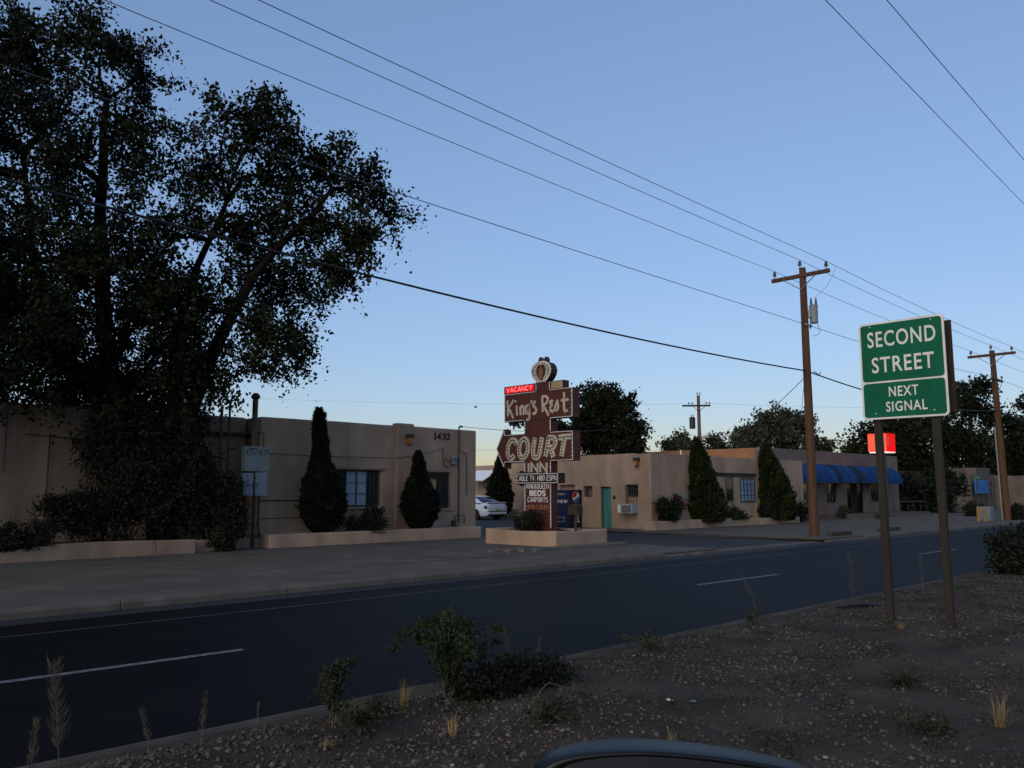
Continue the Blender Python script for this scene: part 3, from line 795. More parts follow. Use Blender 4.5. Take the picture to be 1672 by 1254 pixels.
ring_wall('sign_planter', 'square tan stucco planter at the foot of the motel sign', (18.08,20.45,16.92,20.02), .2, .05, .545, .44, 'stucco', wave=lambda x, y: -.05*math.sin(max(0, min(1, (y-16.92)/3.4))*math.pi)-(.04*math.sin(max(0, min(1, (x-18.08)/2.47))*math.pi) if y < 17 else 0))
ring_wall('planter_wall', 'tan stucco planter under the rose bush and tall pointed conifer', (28.95,36.45,21.38,21.98), .16, 0, .42, .36, 'stucco')
ring_wall('planter_wall', 'short tan stucco planter under the conifer beside the blue awning', (36.52,41.7,21.36,22.0), .16, 0, .36, .30, 'stucco')

# ---- right-hand motel wing with teal door
bC = thing('motel_building', 'tan adobe motel wing with teal door and corner window air conditioner', 'building', (33, 24, 0))
# U on the -X face is the world Y
holed_box(22.0, 27.6, -.02, 3.35, 13.9, [(22.7,23.42,1.12,1.99),(24.25,24.87,0.0,1.90),(25.36,25.92,1.42,1.93),(26.45,27.45,0,2.0)], .25, FX(29.6)).build('wall', M['stucco'], bC, bevel=.10, seg=3, merge=True)
window(bC, FX(29.6), 22.74, 23.38, 1.50, 1.95, 2, 2, -.16, cur=[(22.78,23.34,'curtain_d')])
window(bC, FX(29.6), 25.40, 25.88, 1.46, 1.89, 1, 1, -.16)
ac = MB().box(29.15,29.70,22.72,23.54,.72,1.13).build('air_conditioner', M['ac'], bC, bevel=.015)
for k in range(9):
    MB().box(29.135,29.149,22.78,23.30,.765+k*.037,.785+k*.037).build('louvre', M['frame_g'], ac)
MB().box(29.13,29.15,23.34,23.50,.76,1.09).build('control_panel', M['white'], ac)
for k in range(5): MB().tube([(29.52,22.76+k*.145,1.13),(29.52,22.76+k*.145,1.98)], .008, 5).build('window_bar', M['frame'], bC)
for k in range(3): MB().tube([(29.515,22.72,1.25+k*.28),(29.515,23.40,1.25+k*.28)], .007, 5).build('window_bar', M['frame'], bC)
dr = MB().box(29.76,29.80,24.29,24.83,.02,1.87).build('door', M['teal'], bC)
for k in range(3):
    for j in range(2):
        MB().box(29.742,29.759,24.34+j*.255,24.54+j*.255,.12+k*.58,.60+k*.58).build('door_panel', M['teal'], dr, bevel=.008)
MB().lathe([(.02,0),(.03,.02),(.03,.05),(.012,.06)], (0,0,0), 10).build('door_knob', M['steel'], dr).matrix_basis = Matrix.Translation((29.74,24.36,.95)) @ Matrix.Rotation(R(-90), 4, 'Y')
MB().prism([(24.25,0),(24.29,0),(24.29,1.87),(24.83,1.87),(24.83,0),(24.87,0),(24.87,1.90),(24.25,1.90)], FX(29.6), -.2, -.12).build('door_frame', M['frame'], bC)
MB().lathe([(.085,0),(.09,.02),(.06,.03)], (0,0,0), 14).build('wall_plaque', M['lintel'], bC).matrix_basis = Matrix.Translation((29.6,24.05,1.42)) @ Matrix.Rotation(R(-90), 4, 'Y')
lantern(bC, FX(29.6), 22.68, 3.02)
ribs = MB(); ribbon(ribs, [(23.75,3.3),(23.72,2.4),(23.76,1.5),(23.71,.5)], .012, FX(29.6), .0004, .0014); ribs.build('crack', M['stucco_old'], bC)
MB().tube([(29.9,26.9,3.3),(29.9,26.9,3.75)], .05, 8).build('vent_pipe', M['white'], bC)
MB().lathe([(.05,0),(.13,.04),(.10,.16),(.03,.2)], (29.9,26.9,3.72), 10).build('vent_cowl', M['white'], bC)
MB().tube([(38.2,25.5,3.3),(38.2,25.5,4.1)], .07, 8).build('vent_pipe', M['white'], bC)
MB().tube([(37.0,25.5,3.3),(37.0,25.5,3.85)], .05, 8).build('vent_pipe', M['white'], bC)
MB().box(36.2,38.9,25.2,26.4,3.34,3.6).build('roof_unit', M['roof'], bC, bevel=.03)
MB().box(32.5,34.0,25.2,26.4,3.34,3.52).build('roof_hatch', M['white'], bC, bevel=.03)
# street-facing windows of the wing : a projecting frame of stucco piers and a dark beam
MB().box(34.35,38.35,21.90,22.0,2.41,2.58).build('beam', M['lintel'], bC, bevel=.01)
MB().box(34.45,35.5,21.93,22.0,0.0,2.40).build('pier', M['stucco'], bC, bevel=.03)
MB().box(36.22,36.82,21.93,22.0,0.0,2.40).build('pier', M['stucco'], bC, bevel=.03)
MB().box(38.27,38.75,21.93,22.0,0.0,2.58).build('pier', M['stucco'], bC, bevel=.03)
wa = window(bC, FY(22.0), 35.53, 36.20, 1.22, 2.38, 1, 2, .055, 'frame_g')
MB().box(35.57,36.16,21.965,21.985,1.82,2.34).build('blind', M['beige'], wa)
MB().box(35.57,36.16,21.965,21.985,1.26,1.78).build('dark_interior', M['dark'], wa)
wb = window(bC, FY(22.0), 36.84, 38.25, 1.17, 2.33, 4, 4, .055)
MB().box(36.88,38.21,21.965,21.985,1.21,2.29).build('curtain', M['curtain'], wb)
wp = MB().box(32.0,32.6,21.955,21.995,1.3,1.62).build('wall_sign', M['tank'], bC, bevel=.01)

# ---- rear wing of the court
bR = thing('motel_building', 'far tan adobe wing closing the court behind the white car', 'building', (40, 42, 0))
holed_box(28.6, 62, -.02, 3.50, 8, [(43.1,43.9,0.9,2.0),(36.0,37.0,1.1,2.1),(47.5,49,.9,2.0)], .2, FX(40)).build('wall', M['stucco'], bR, bevel=.08, seg=3, merge=True)
window(bR, FX(40), 43.15, 43.85, .95, 1.95, 2, 2, -.12, cur=[(43.2,43.8,'curtain_d')])
window(bR, FX(40), 36.05, 36.95, 1.15, 2.05, 2, 2, -.12, cur=[(36.1,36.9,'curtain_d')])
MB().box(41.5,42.6,42.0,43.2,3.49,3.85).build('roof_unit', M['roof'], bR, bevel=.03)
aw = MB().add([(38.6,43.0,2.42),(38.6,45.2,2.42),(40.0,45.2,3.15),(40.0,43.0,3.15),(38.6,43.0,2.36),(38.6,45.2,2.36),(40.0,45.2,3.09),(40.0,43.0,3.09)],
              [(0,1,2,3),(7,6,5,4),(0,3,7,4),(1,5,6,2),(0,4,5,1)]).build('carport_roof', M['curtain'], bR)
for k in range(9): MB().box(38.57,38.60,43.02+k*.24,43.14+k*.24,2.26,2.40).build('valance_tab', M['frame_g'], aw)
ring_wall('planter_wall', 'low far planter along the rear court wing', (38.9,39.9,33,41.2), .2, 0, .45, .4, 'stucco')

# ---- awning building
bD = thing('office_building', 'low grey-brown building with three curved blue awnings', 'building', (52, 24.5, 0))
DH = 4.2
holed_box(43.4, 63.2, -.02, DH, .35, [(45.9,50.0,.95,2.35),(51.55,53.1,.92,2.5),(54.5,57.25,.05,2.5),(58.3,60.6,.9,2.3)], .28, FY(24.5)).build('wall', M['stucco_d'], bD, bevel=.05, merge=True)
MB().box(43.45,63.15,24.86,42,-.02,DH-.02).build('rear_wall', M['stucco_o'], bD, bevel=.05)  # glow on the left side is painted in by this orange stucco
window(bD, FY(24.5), 45.95, 49.95, 1.0, 2.32, 6, 1, -.15, cur=[(46.5,47.0,'curtain'),(48.1,48.6,'curtain'),(49.2,49.6,'curtain')])
window(bD, FY(24.5), 51.6, 53.05, .97, 2.45, 3, 2, -.15, cur=[(51.7,52.9,'curtain_d')])
window(bD, FY(24.5), 58.35, 60.55, .95, 2.25, 3, 1, -.15, cur=[(58.5,60.4,'curtain')])
dd = window(bD, FY(24.5), 54.55, 57.2, .1, 2.45, 3, 1, -.15)
MB().box(55.45,56.3,24.64,24.66,.14,2.4).build('door', M['dark'], dd)
def awning(x0, x1):
    a = []
    n = 9
    for i in range(n+1):
        t = R(90*i/n)
        a.append((24.5-1.25*math.sin(t), 2.2+1.18*math.cos(t)))
    mb = MB(); v = []; f = []
    for (y, z) in a: v += [(x0, y, z), (x1, y, z)]
    f = [(2*i, 2*i+1, 2*i+3, 2*i+2) for i in range(n)]
    v2 = [(p[0], p[1]+.02, p[2]-.02) for p in v]; k = len(v)
    mb.add(v+v2, f+[tuple(i+k for i in q[::-1]) for q in f]+[(k-2,k-1,2*k-1,2*k-2)])
    o = mb.build('awning', M['awning'], bD, smooth=False)
    for x, s in ((x0, .004), (x1, -.004)):
        MB().prism([(24.49,2.18)]+[(p[0], p[1]-.006) for p in a], lambda u, v_, w: (w, u, v_), x+s, x+s*3).build('awning_end', M['awning_d'], o)
    MB().tube([(x0,23.26,2.2),(x1,23.26,2.2)], .02, 6).build('awning_bar', M['frame'], o)
awning(45.6,50.7); awning(51.5,53.4); awning(54.7,60.8)
pc = MB().box(50.5,63.2,22.4,24.48,-.05,.22).build('porch_slab', M['concrete'], bD, bevel=.03)
MB().box(50.5,63.2,22.0,22.39,-.05,.12).build('porch_step', M['concrete'], bD, bevel=.02)
for i in range(9): MB().tube([(54.0+i*1.13,22.6,.22),(54.0+i*1.13,22.6,.95)], .02, 6).build('rail_post', M['frame'], pc)
MB().tube([(53.9,22.6,.95),(63.1,22.6,.95)], .022, 6).build('handrail', M['frame_g'], pc)
MB().lathe([(.16,0),(.20,.1),(.14,1.0),(.12,1.05),(.17,1.1),(.10,1.22),(.02,1.25)], (46.6,23.6,0), 12).build('urn_post', M['stucco_d'], bD)

# ---- far right: tan clinic, wall
bE = thing('clinic_building', 'distant tan building with blue panel sign beyond the dark trees', 'building', (86, 24, 0))
holed_box(78, 92, -.1, 3.1, 8, [(83.2,83.8,1.0,2.4),(85.6,86.2,1.0,2.4)], .2, FY(24.2)).build('wall', M['stucco_far'], bE, bevel=.06, merge=True)
MB().box(80.3,84,24.4,27,3.0,3.7).build('parapet', M['stucco_far'], bE, bevel=.05)
window(bE, FY(24.2), 83.25, 83.75, 1.05, 2.35, 1, 2, -.12)
window(bE, FY(24.2), 85.65, 86.15, 1.05, 2.35, 1, 2, -.12)
bF = thing('annex_building', 'distant brown building low between the dark trees', 'building', (72, 27, 0))
holed_box(66, 76, -.1, 3.3, 7, [(68,69.5,.9,2.2)], .2, FY(27.0)).build('wall', M['brown_wall'], bF, bevel=.06, merge=True)
window(bF, FY(27.0), 68.05, 69.45, .95, 2.15, 2, 1, -.12)
bG = thing('annex_building', 'distant grey-tan shop with small white panel at the right frame edge', 'building', (95, 22, 0))
holed_box(84.5, 110, -.1, 3.0, 9, [(87.5,90.5,.6,2.1)], .2, FY(21.6)).build('wall', M['stucco_far'], bG, bevel=.06, merge=True)
window(bG, FY(21.6), 87.55, 90.45, .65, 2.05, 3, 1, -.12, cur=[(87.6,90.4,'curtain')])
MB().box(86.2,88.0,21.5,21.58,2.35,3.0).build('panel_sign', M['white'], bG)

# ================================================================== MOTEL SIGN
SX = 19.40
ms = thing('motel_sign', 'tall maroon arrow-shaped roadside motel sign topped by a crown', 'sign', (19.55, 18.95, .4))
F0 = FX(SX)
colm = MB().prism([(18.34,.30),(19.55,.30),(19.55,4.96),(19.02,4.96),(19.02,5.27),(18.36,5.27),(18.36,4.96),(18.34,4.96)], F0, -.30, 0).build('column', M['maroon'], ms, bevel=.006)
kp = MB().prism([(17.37,4.04),(20.50,4.04),(20.50,4.985),(17.37,4.985)], F0, -.30, .02).build('name_panel', M['maroon'], ms, bevel=.006)
vb = MB().prism([(19.03,4.99),(20.53,4.99),(20.53,5.26),(19.03,5.26)], F0, -.28, .012).build('vacancy_box', M['sign_side'], ms, bevel=.006)
MB().prism([(19.09,5.02),(20.47,5.02),(20.47,5.235),(19.09,5.235)], F0, .0125, .016).build('glow_panel', M['red_glow'], vb)
text('VACANCY', F0, 20.40, 19.17, 5.055, .145, .032, .0165, .024, gap=.22).build('neon_letters', M['red_neon'], vb)
bb = MB().prism([(17.79,4.99),(18.33,4.99),(18.33,5.26),(17.79,5.26)], F0, -.28, .0).build('side_box', M['sign_side'], ms, bevel=.006)
MB().prism([(17.81,5.01),(18.31,5.01),(18.31,5.245),(17.81,5.245)], F0, .001, .006).build('blank_panel', M['beige'], bb)
CA = [(17.37,2.67),(20.51,2.67),(20.51,2.46),(20.91,3.14),(20.54,3.81),(20.51,3.61),(17.37,3.61)]
cp = MB().prism(CA, F0, -.32, .02).build('arrow_panel', M['maroon'], ms, bevel=.006)
LA = [(18.01,1.96),(19.86,1.96),(19.89,1.93),(20.05,2.13),(19.89,2.32),(19.86,2.29),(18.01,2.29)]
lp = MB().prism(LA, F0, -.30, .024).build('small_arrow_panel', M['sign_dark'], ms, bevel=.005)
MB().prism([(19.56,2.30),(19.84,2.30),(19.84,2.38),(19.56,2.38)], F0, -.24, -.04).build('bracket', M['sign_dark'], ms)
MB().prism([(19.56,1.87),(19.84,1.87),(19.84,1.95),(19.56,1.95)], F0, -.24, -.04).build('bracket', M['sign_dark'], ms)

KING=[[(20.347,4.788),(20.329,4.535),(20.31,4.233)],[(20.041,4.777),(20.148,4.647),(20.285,4.494),(20.184,4.375),(20.059,4.143)],[(19.899,4.579),(19.888,4.405),(19.871,4.23)],[(19.952,4.745),(19.941,4.694)],[(19.722,4.529),(19.709,4.367),(19.698,4.231)],[(19.709,4.417),(19.67,4.513),(19.61,4.538),(19.565,4.481),(19.555,4.234)],[(19.323,4.525),(19.409,4.531),(19.461,4.449),(19.455,4.326),(19.393,4.272),(19.323,4.341),(19.306,4.523),(19.283,4.143),(19.325,4.07),(19.428,4.075)],[(19.168,4.696),(19.192,4.6)],[(18.991,4.658),(19.107,4.533),(19.016,4.441),(18.959,4.341),(19.034,4.249),(19.136,4.26)],[(18.689,4.767),(18.677,4.513),(18.665,4.272)],[(18.712,4.762),(18.562,4.781),(18.457,4.725),(18.448,4.628),(18.531,4.527),(18.631,4.498),(18.533,4.335),(18.396,4.135)],[(18.197,4.585),(18.285,4.608),(18.328,4.554),(18.253,4.47),(18.329,4.404),(18.31,4.296),(18.223,4.261),(18.131,4.343),(18.026,4.579),(17.986,4.392),(18.019,4.299),(18.109,4.277)],[(17.727,4.843),(17.724,4.584),(17.726,4.349),(17.68,4.229),(17.564,4.263)],[(17.85,4.589),(17.525,4.592)]]
COURT=[[(19.9,3.251),(19.954,3.378),(20.12,3.416),(20.27,3.281),(20.324,3.064),(20.292,2.884),(20.156,2.802),(20.008,2.907)],[(19.528,3.428),(19.451,3.401),(19.391,3.332),(19.357,3.231),(19.355,3.114),(19.385,2.997),(19.441,2.9),(19.517,2.836),(19.6,2.815),(19.678,2.84),(19.739,2.909),(19.773,3.01),(19.776,3.129),(19.746,3.246),(19.688,3.344),(19.612,3.408),(19.528,3.428)],[(19.027,3.446),(19.088,3.204),(19.123,2.978),(19.072,2.833),(18.932,2.799),(18.835,2.908),(18.774,3.177),(18.709,3.446)],[(18.397,3.426),(18.482,3.106),(18.563,2.81)],[(18.439,3.425),(18.2,3.408),(18.112,3.286),(18.195,3.12),(18.47,3.091)],[(18.346,3.086),(18.266,2.95),(18.206,2.794)],[(17.977,3.407),(17.432,3.426)],[(17.709,3.401),(17.78,3.11),(17.855,2.813)]]
def smooth(pts, k=4):
    if len(pts) < 3: return pts
    out = []
    P = [Vector(p) for p in pts]
    for i in range(len(P)-1):
        a = P[max(i-1,0)]; b = P[i]; c = P[i+1]; d = P[min(i+2,len(P)-1)]
        for j in range(k):
            t = j/k
            out.append(tuple(.5*((2*b)+(c-a)*t+(2*a-5*b+4*c-d)*t*t+(3*b-3*c+d-a)*t**3)))
    return out+[pts[-1]]
edge = MB(); face = MB()
for i, st in enumerate(KING):
    s_ = smooth(st)
    ribbon(edge, s_, .115, F0, .021, .026+.0007*i); ribbon(face, s_, .068, F0, .022, .040+.0007*i)
edge.build('script_edging', M['gold'], kp); face.build('script_letters', M['cream'], kp)
edge = MB(); face = MB(); blb = MB()
for i, st in enumerate(COURT):
    s_ = smooth(st)
    ribbon(edge, s_, .215, F0, .021, .028+.0008*i); ribbon(face, s_, .165, F0, .022, .046+.0008*i)
    acc = 0.045
    for a, b in zip(s_[:-1], s_[1:]):
        A = Vector(a); B = Vector(b); Ls = (B-A).length
        while acc < Ls:
            p = A.lerp(B, acc/Ls)
            blb.tube([(SX-.045,p.x,p.y),(SX-.085,p.x,p.y)], [.026,.022], 8); acc += .098
        acc -= Ls
edge.build('letter_edging', M['gold'], cp); face.build('court_letters', M['cream'], cp); struct(blb.build('bulbs', M['bulb'], cp), 'stuff')
text('INN', F0, 19.36, 18.52, 2.33, .29, .075, .002, .03, gap=.22).build('inn_letters', M['cream'], colm)
text('CABLE TV. HBO ESPN', F0, 19.90, 18.10, 2.055, .155, .021, .0245, .03, gap=.2).build('cable_letters', M['white'], lp)
text('KING&QUEEN', F0, 19.46, 18.45, 1.795, .145, .019, .002, .008, gap=.18).build('king_letters', M['white'], colm)
text('BEDS', F0, 19.30, 18.60, 1.575, .15, .042, .002, .008, gap=.22).build('beds_letters', M['white'], colm)
text('CARPORTS', F0, 19.40, 18.50, 1.36, .155, .020, .002, .008, gap=.2).build('carports_letters', M['white'], colm)
text('WEEKLY RATES', F0, 19.45, 18.44, 1.13, .135, .018, .002, .008, gap=.2).build('weekly_letters', M['stucco_o'], colm)
def neon(parent, pts, closed=False, w=.03, ticks=True):
    mb = MB()
    q = pts+([pts[0]] if closed else [])
    for a, b in zip(q[:-1], q[1:]):
        mb.tube([F0(a[0],a[1],w), F0(b[0],b[1],w)], .0125, 5)
        if ticks and abs(a[1]-b[1]) > .2:
            n = int(abs(a[1]-b[1])/.115)
            sgn = -1 if a[0] > 18.95 else 1
            for i in range(1, n):
                u = a[0]+(b[0]-a[0])*i/n; v = a[1]+(b[1]-a[1])*i/n
                mb.tube([F0(u,v,w), F0(u+sgn*.06,v,w)], .007, 4)
    mb.build('neon_outline', M['neon'], parent)
neon(kp, [(19.55,4.06),(20.48,4.06),(20.48,4.97),(19.04,4.97)], w=.032)
neon(kp, [(18.34,4.06),(17.39,4.06),(17.39,4.97),(18.34,4.97)], w=.032)
neon(colm, [(19.0,4.99),(19.0,5.24)], w=.012); neon(colm, [(18.38,4.99),(18.38,5.24)], w=.012)
neon(colm, [(19.53,3.63),(19.53,4.03)], w=.012); neon(colm, [(18.36,3.63),(18.36,4.03)], w=.012)
neon(cp, [(18.34,3.59),(17.39,3.59),(17.39,2.69),(18.34,2.69)], w=.032)
neon(cp, [(19.55,3.59),(20.49,3.59),(20.51,3.76),(20.88,3.14),(20.53,2.53),(20.49,2.69),(19.55,2.69)], w=.032)
neon(colm, [(19.53,2.34),(19.53,2.66)], w=.012); neon(colm, [(18.36,2.32),(18.36,2.66)], w=.012)
neon(lp, [(18.03,1.98),(19.87,1.98),(20.02,2.13),(19.87,2.27),(18.03,2.27)], True, w=.034, ticks=False)
neon(colm, [(19.53,.62),(19.53,1.93)], w=.012); neon(colm, [(18.36,.56),(18.36,1.94)], w=.012)
# crown
cy0, cz0 = 18.77, 5.27
out = [(.20,0),(.33,.10),(.43,.24),(.46,.38),(.41,.53),(.30,.63),(.15,.675),(0,.66)]
poly = [(cy0-a, cz0+b) for a, b in out]+[(cy0+a, cz0+b) for a, b in out[::-1][1:]]
cw = MB().prism(poly, F0, -.30, .0).build('crown', M['sign_side'], ms, bevel=.01)
ringp = [(cy0+(a*.93), cz0+.03+b*.93) for a, b in out]; ringm = [(cy0-(a*.93), cz0+.03+b*.93) for a, b in out]
r1 = MB(); ribbon(r1, smooth(ringp+ringm[::-1][1:], 2), .05, F0, .001, .02); r1.build('outer_band', M['white'], cw)
r2 = MB(); ribbon(r2, smooth([(cy0+a*.62, cz0+.05+b*.88) for a, b in out]+[(cy0-a*.62, cz0+.05+b*.88) for a, b in out[::-1][1:]], 2), .13, F0, .002, .014); r2.build('inner_band', M['cream'], cw)
r3 = MB()
for a, b in out[1:-1]:
    for s in (-1, 1): r3.tube([F0(cy0+s*a*.62, cz0+.05+b*.88, .012), F0(cy0+s*a*.62, cz0+.05+b*.88, .035)], .018, 7)
struct(r3.build('bulbs', M['bulb'], cw), 'stuff')
MB().prism([(cy0+.10*math.cos(t), cz0+.30+.22*math.sin(t)) for t in np.linspace(0, 2*math.pi, 15)[:-1]], F0, .001, .03).build('amber_centre', M['crown_gold'], cw)
r4 = MB(); ribbon(r4, [(cy0-.22,cz0+.03),(cy0+.22,cz0+.03)], .07, F0, .003, .024); r4.build('base_band', M['cream'], cw)
MB().prism([(cy0-.17,5.93),(cy0+.17,5.93),(cy0+.19,6.02),(cy0+.12,6.13),(cy0+.08,6.03),(cy0-.08,6.03),(cy0-.13,6.12),(cy0-.18,6.02)], F0, -.24, -.05).build('crown_finial', M['sign_side'], cw, bevel=.01)
bush('planter_bush', 'dark dry bush in the planter at the foot of the motel sign', (19.0,18.95,.44), [(18.95,19.05,.72,.3,.42,.32),(18.9,18.75,.85,.22,.28,.28)], 2600, .045, 'shrub', up=.6, clump=.06)
mbx = thing('mailbox', 'dark mailbox on a post at the right of the sign planter', 'mailbox', (20.0,17.85,.44))
MB().tube([(20.0,17.85,.40),(20.0,17.85,.98)], .045, 8).build('post', M['timber'], mbx)
MB().prism([(17.66,.96),(18.10,.96),(18.10,1.20),(18.02,1.29),(17.88,1.32),(17.74,1.29),(17.66,1.20)], FX(19.9), -.24, 0).build('box', M['lintel'], mbx, bevel=.01)

# ---- vending machine
vm = thing('vending_machine', 'dark blue drinks vending machine standing against the tan wall', 'vending machine', (29.1,26.4,0))
VX0, VX1, VY0, VY1, VH = 28.70, 29.56, 25.98, 26.93, 1.76
MB().box(VX0,VX1,VY0,VY1,.06,VH).build('cabinet', M['vend_side'], vm, bevel=.02)
fp = MB().box(VX0-.03,VX0-.001,VY0+.03,VY1-.03,.10,VH-.03).build('front_panel', M['vend_blue'], vm, bevel=.01)
FV = FX(VX0-.03); FS = FY(VY0)
def globe(fr, u, v, r, parent, ux=1):
    MB().prism([(u+r*math.cos(t), v+r*math.sin(t)) for t in np.linspace(0, 6.2832, 25)[:-1]], fr, .001, .005).build('logo_disc', M['white'], parent)
    top = [(u-ux*r*.93*math.cos(t), v+r*.93*math.sin(t)) for t in np.linspace(R(-15), R(120), 12)]
    top += [(u+ux*r*.15, v+r*.25), (u-ux*r*.2, v-r*.1)]
    MB().prism(top, fr, .0055, .008).build('logo_red_field', M['logo_red'], parent)
    bot = [(u-ux*r*.93*math.cos(t), v+r*.93*math.sin(t)) for t in np.linspace(R(-40), R(-185), 12)]
    bot += [(u+ux*r*.45, v-r*.15), (u-ux*r*.1, v-r*.45)]
    MB().prism(bot, fr, .0055, .008).build('logo_blue_field', M['logo_blue'], parent)
globe(FS, 29.14, 1.44, .25, vm)
FR = lambda u, v, w: (29.30-v, VY0-w, u)
text('pepsi', FR, .28, 1.10, 0, .28, .035, .001, .005, gap=.22).build('side_lettering', M['white'], vm)
globe(FV, 26.78, 1.57, .075, fp, -1)
text('pepsi', FV, 26.66, 26.22, 1.53, .09, .016, .001, .004, gap=.2).build('front_lettering', M['cream'], fp)
for (u, v, a, b) in ((26.84,1.16,.75,.10),):
    for k in range(7):
        MB().prism([(u-k*.115,v+.02*math.sin(k*2)),(u-k*.115-.08,v+.02*math.cos(k)),(u-k*.115-.075,v+.13),(u-k*.115-.005,v+.14)], FV, .001, .006).build('drink_picture', M['white' if k % 2 else 'tank'], fp)
MB().prism([(26.82,.62),(26.86,.62),(26.86,.98),(26.82,.98)], FV, .001, .006).build('light_strip', M['tank'], fp)
MB().prism([(26.25,.28),(26.70,.28),(26.70,.50),(26.25,.50)], FV, .001, .02).build('delivery_flap', M['tank'], fp)
MB().prism([(26.28,.305),(26.67,.305),(26.67,.475),(26.28,.475)], FV, .0205, .024).build('flap_opening', M['vend_side'], fp)
MB().box(VX0+.05,VX1-.05,VY0+.05,VY1-.05,.0,.06).build('plinth', M['black'], vm)
MB().box(28.75,29.5,27.15,27.75,.02,.42).build('crate', M['tank'], None, bevel=.02)
bpy.data.objects['crate']['label'] = 'low pale crate beside the vending machine'; bpy.data.objects['crate']['category'] = 'crate'

# ---- white car
car = thing('parked_car', 'white coupe parked in the court, seen from its rear corner', 'car', (33.45,36,0))
ox, oy = 32.6, 36.0
W_ = 1.76
def loft(stations, name, m, parent, smooth=True):
    mb = MB(); v = []; f = []
    n = len(stations[0][1])
    for y, pts in stations:
        for (x, z) in pts: v.append((ox+W_/2+x, oy+y, z))
    for i in range(len(stations)-1):
        for k in range(n-1):
            f.append((i*n+k, i*n+k+1, (i+1)*n+k+1, (i+1)*n+k))
    f.append(tuple(range(n))); f.append(tuple((len(stations)-1)*n+k for k in range(n)))
    return mb.add(v, f).build(name, m, parent, smooth=smooth)
def sec(hw, zb, zbelt, zt, tuck=.08):
    pts = [(-hw*.9,zb),(-hw,zb+.12),(-hw,zbelt-.16),(-hw+.03,zbelt),(-hw+tuck+.06,zt),(-hw*.45,zt+.02),(0,zt+.03)]
    return pts+[(-x, z) for x, z in pts[::-1][1:]]
body = loft([(0,sec(.70,.42,.62,.66)),(.04,sec(.79,.30,.72,.90)),(.12,sec(.84,.24,.80,.985)),(.5,sec(.87,.22,.84,.985)),(1.0,sec(.88,.2,.86,.96)),(2.2,sec(.88,.2,.84,.92)),(3.3,sec(.87,.2,.80,.92)),(4.2,sec(.84,.22,.70,.80)),(4.6,sec(.76,.26,.58,.66)),(4.72,sec(.62,.34,.5,.54))], 'body', M['car_white'], car)
def cab(hw, zt, hb, zb=.92):
    pts = [(-hb,zb),(-hb+.02,zb+.04),(-hw-.02,zt-.08),(-hw+.10,zt),(0,zt+.03)]
    return pts+[(-x, z) for x, z in pts[::-1][1:]]
loft([(.62,cab(.70,.97,.78)),(1.0,cab(.62,1.20,.78)),(1.45,cab(.58,1.36,.78)),(2.2,cab(.58,1.38,.78)),(2.75,cab(.60,1.32,.78)),(3.5,cab(.68,.97,.78))], 'windows', M['car_glass'], car)
loft([(1.30,[(-.60,1.335),(-.40,1.385),(0,1.40),(.40,1.385),(.60,1.335)]),(1.6,[(-.60,1.36),(-.40,1.405),(0,1.42),(.40,1.405),(.60,1.36)]),(2.3,[(-.60,1.36),(-.40,1.41),(0,1.425),(.40,1.41),(.60,1.36)]),(2.75,[(-.60,1.31),(-.40,1.355),(0,1.37),(.40,1.355),(.60,1.31)])], 'roof', M['car_white'], car)
for s in (-1, 1):
    v = [(s*.60,1.34),(s*.70,1.34)]
    MB().add([(ox+W_/2+s*.575,oy+1.5,1.385),(ox+W_/2+s*.66,oy+1.5,1.33),(ox+W_/2+s*.80,oy+.55,.975),(ox+W_/2+s*.68,oy+.50,.985),(ox+W_/2+s*.60,oy+1.75,1.37),(ox+W_/2+s*.80,oy+1.0,.98)], [(0,1,2,3),(0,4,1),(1,4,5,2)]).build('rear_pillar', M['car_white'], car)
    tl = MB().add([(ox+W_/2+s*.845,oy+.10,.84),(ox+W_/2+s*.62,oy+.028,.86),(ox+W_/2+s*.50,oy+.020,.66),(ox+W_/2+s*.80,oy+.045,.64),(ox+W_/2+s*.89,oy+.28,.80),(ox+W_/2+s*.875,oy+.20,.66)],
                  [(0,1,2,3),(0,3,5,4)]).build('tail_lamp', M['tail'], car)
    MB().box(ox+W_/2+s*.70-.10, ox+W_/2+s*.70+.10, oy+.005, oy+.03, .735, .765).build('lamp_strip', M['white'], tl)
    for y in (.95, 3.75):
        w = MB().lathe([(.20,-.1),(.31,-.1),(.325,-.07),(.325,.07),(.31,.1),(.20,.1)], (0,0,0), 20).build('wheel', M['tyre'], car)
        w.matrix_basis = Matrix.Translation((ox+W_/2+s*.80, oy+y, .325)) @ Matrix.Rotation(R(90), 4, 'Y')
        h = MB().lathe([(.205,-.085),(.205,.108),(.05,.112),(.02,.115)], (0,0,0), 14).build('rim', M['steel'], w)
MB().box(ox+W_/2-.17,ox+W_/2+.17,oy-.012,oy+.02,.52,.63).build('number_plate', M['plate'], car)
MB().box(ox+W_/2-.75,ox+W_/2+.75,oy-.03,oy+.18,.33,.47).build('rear_bumper', M['car_white'], car, bevel=.03)
MB().box(ox+W_/2-.55,ox+W_/2+.55,oy-.004,oy+.1,.22,.33).build('bumper_valance', M['black'], car, bevel=.02)
MB().box(ox+W_/2-.75,ox+W_/2+.75,oy+.02,oy+.22,.99,1.03).build('spoiler', M['car_white'], car, bevel=.012)
MB().box(ox+W_/2-.16,ox+W_/2+.16,oy+.008,oy+.022,.985,1.01).build('high_brake_lamp', M['tail'], car)
MB().tube([(ox+W_/2+.5,oy-.02,.27),(ox+W_/2+.5,oy+.2,.27)], .035, 8).build('exhaust', M['steel'], car)

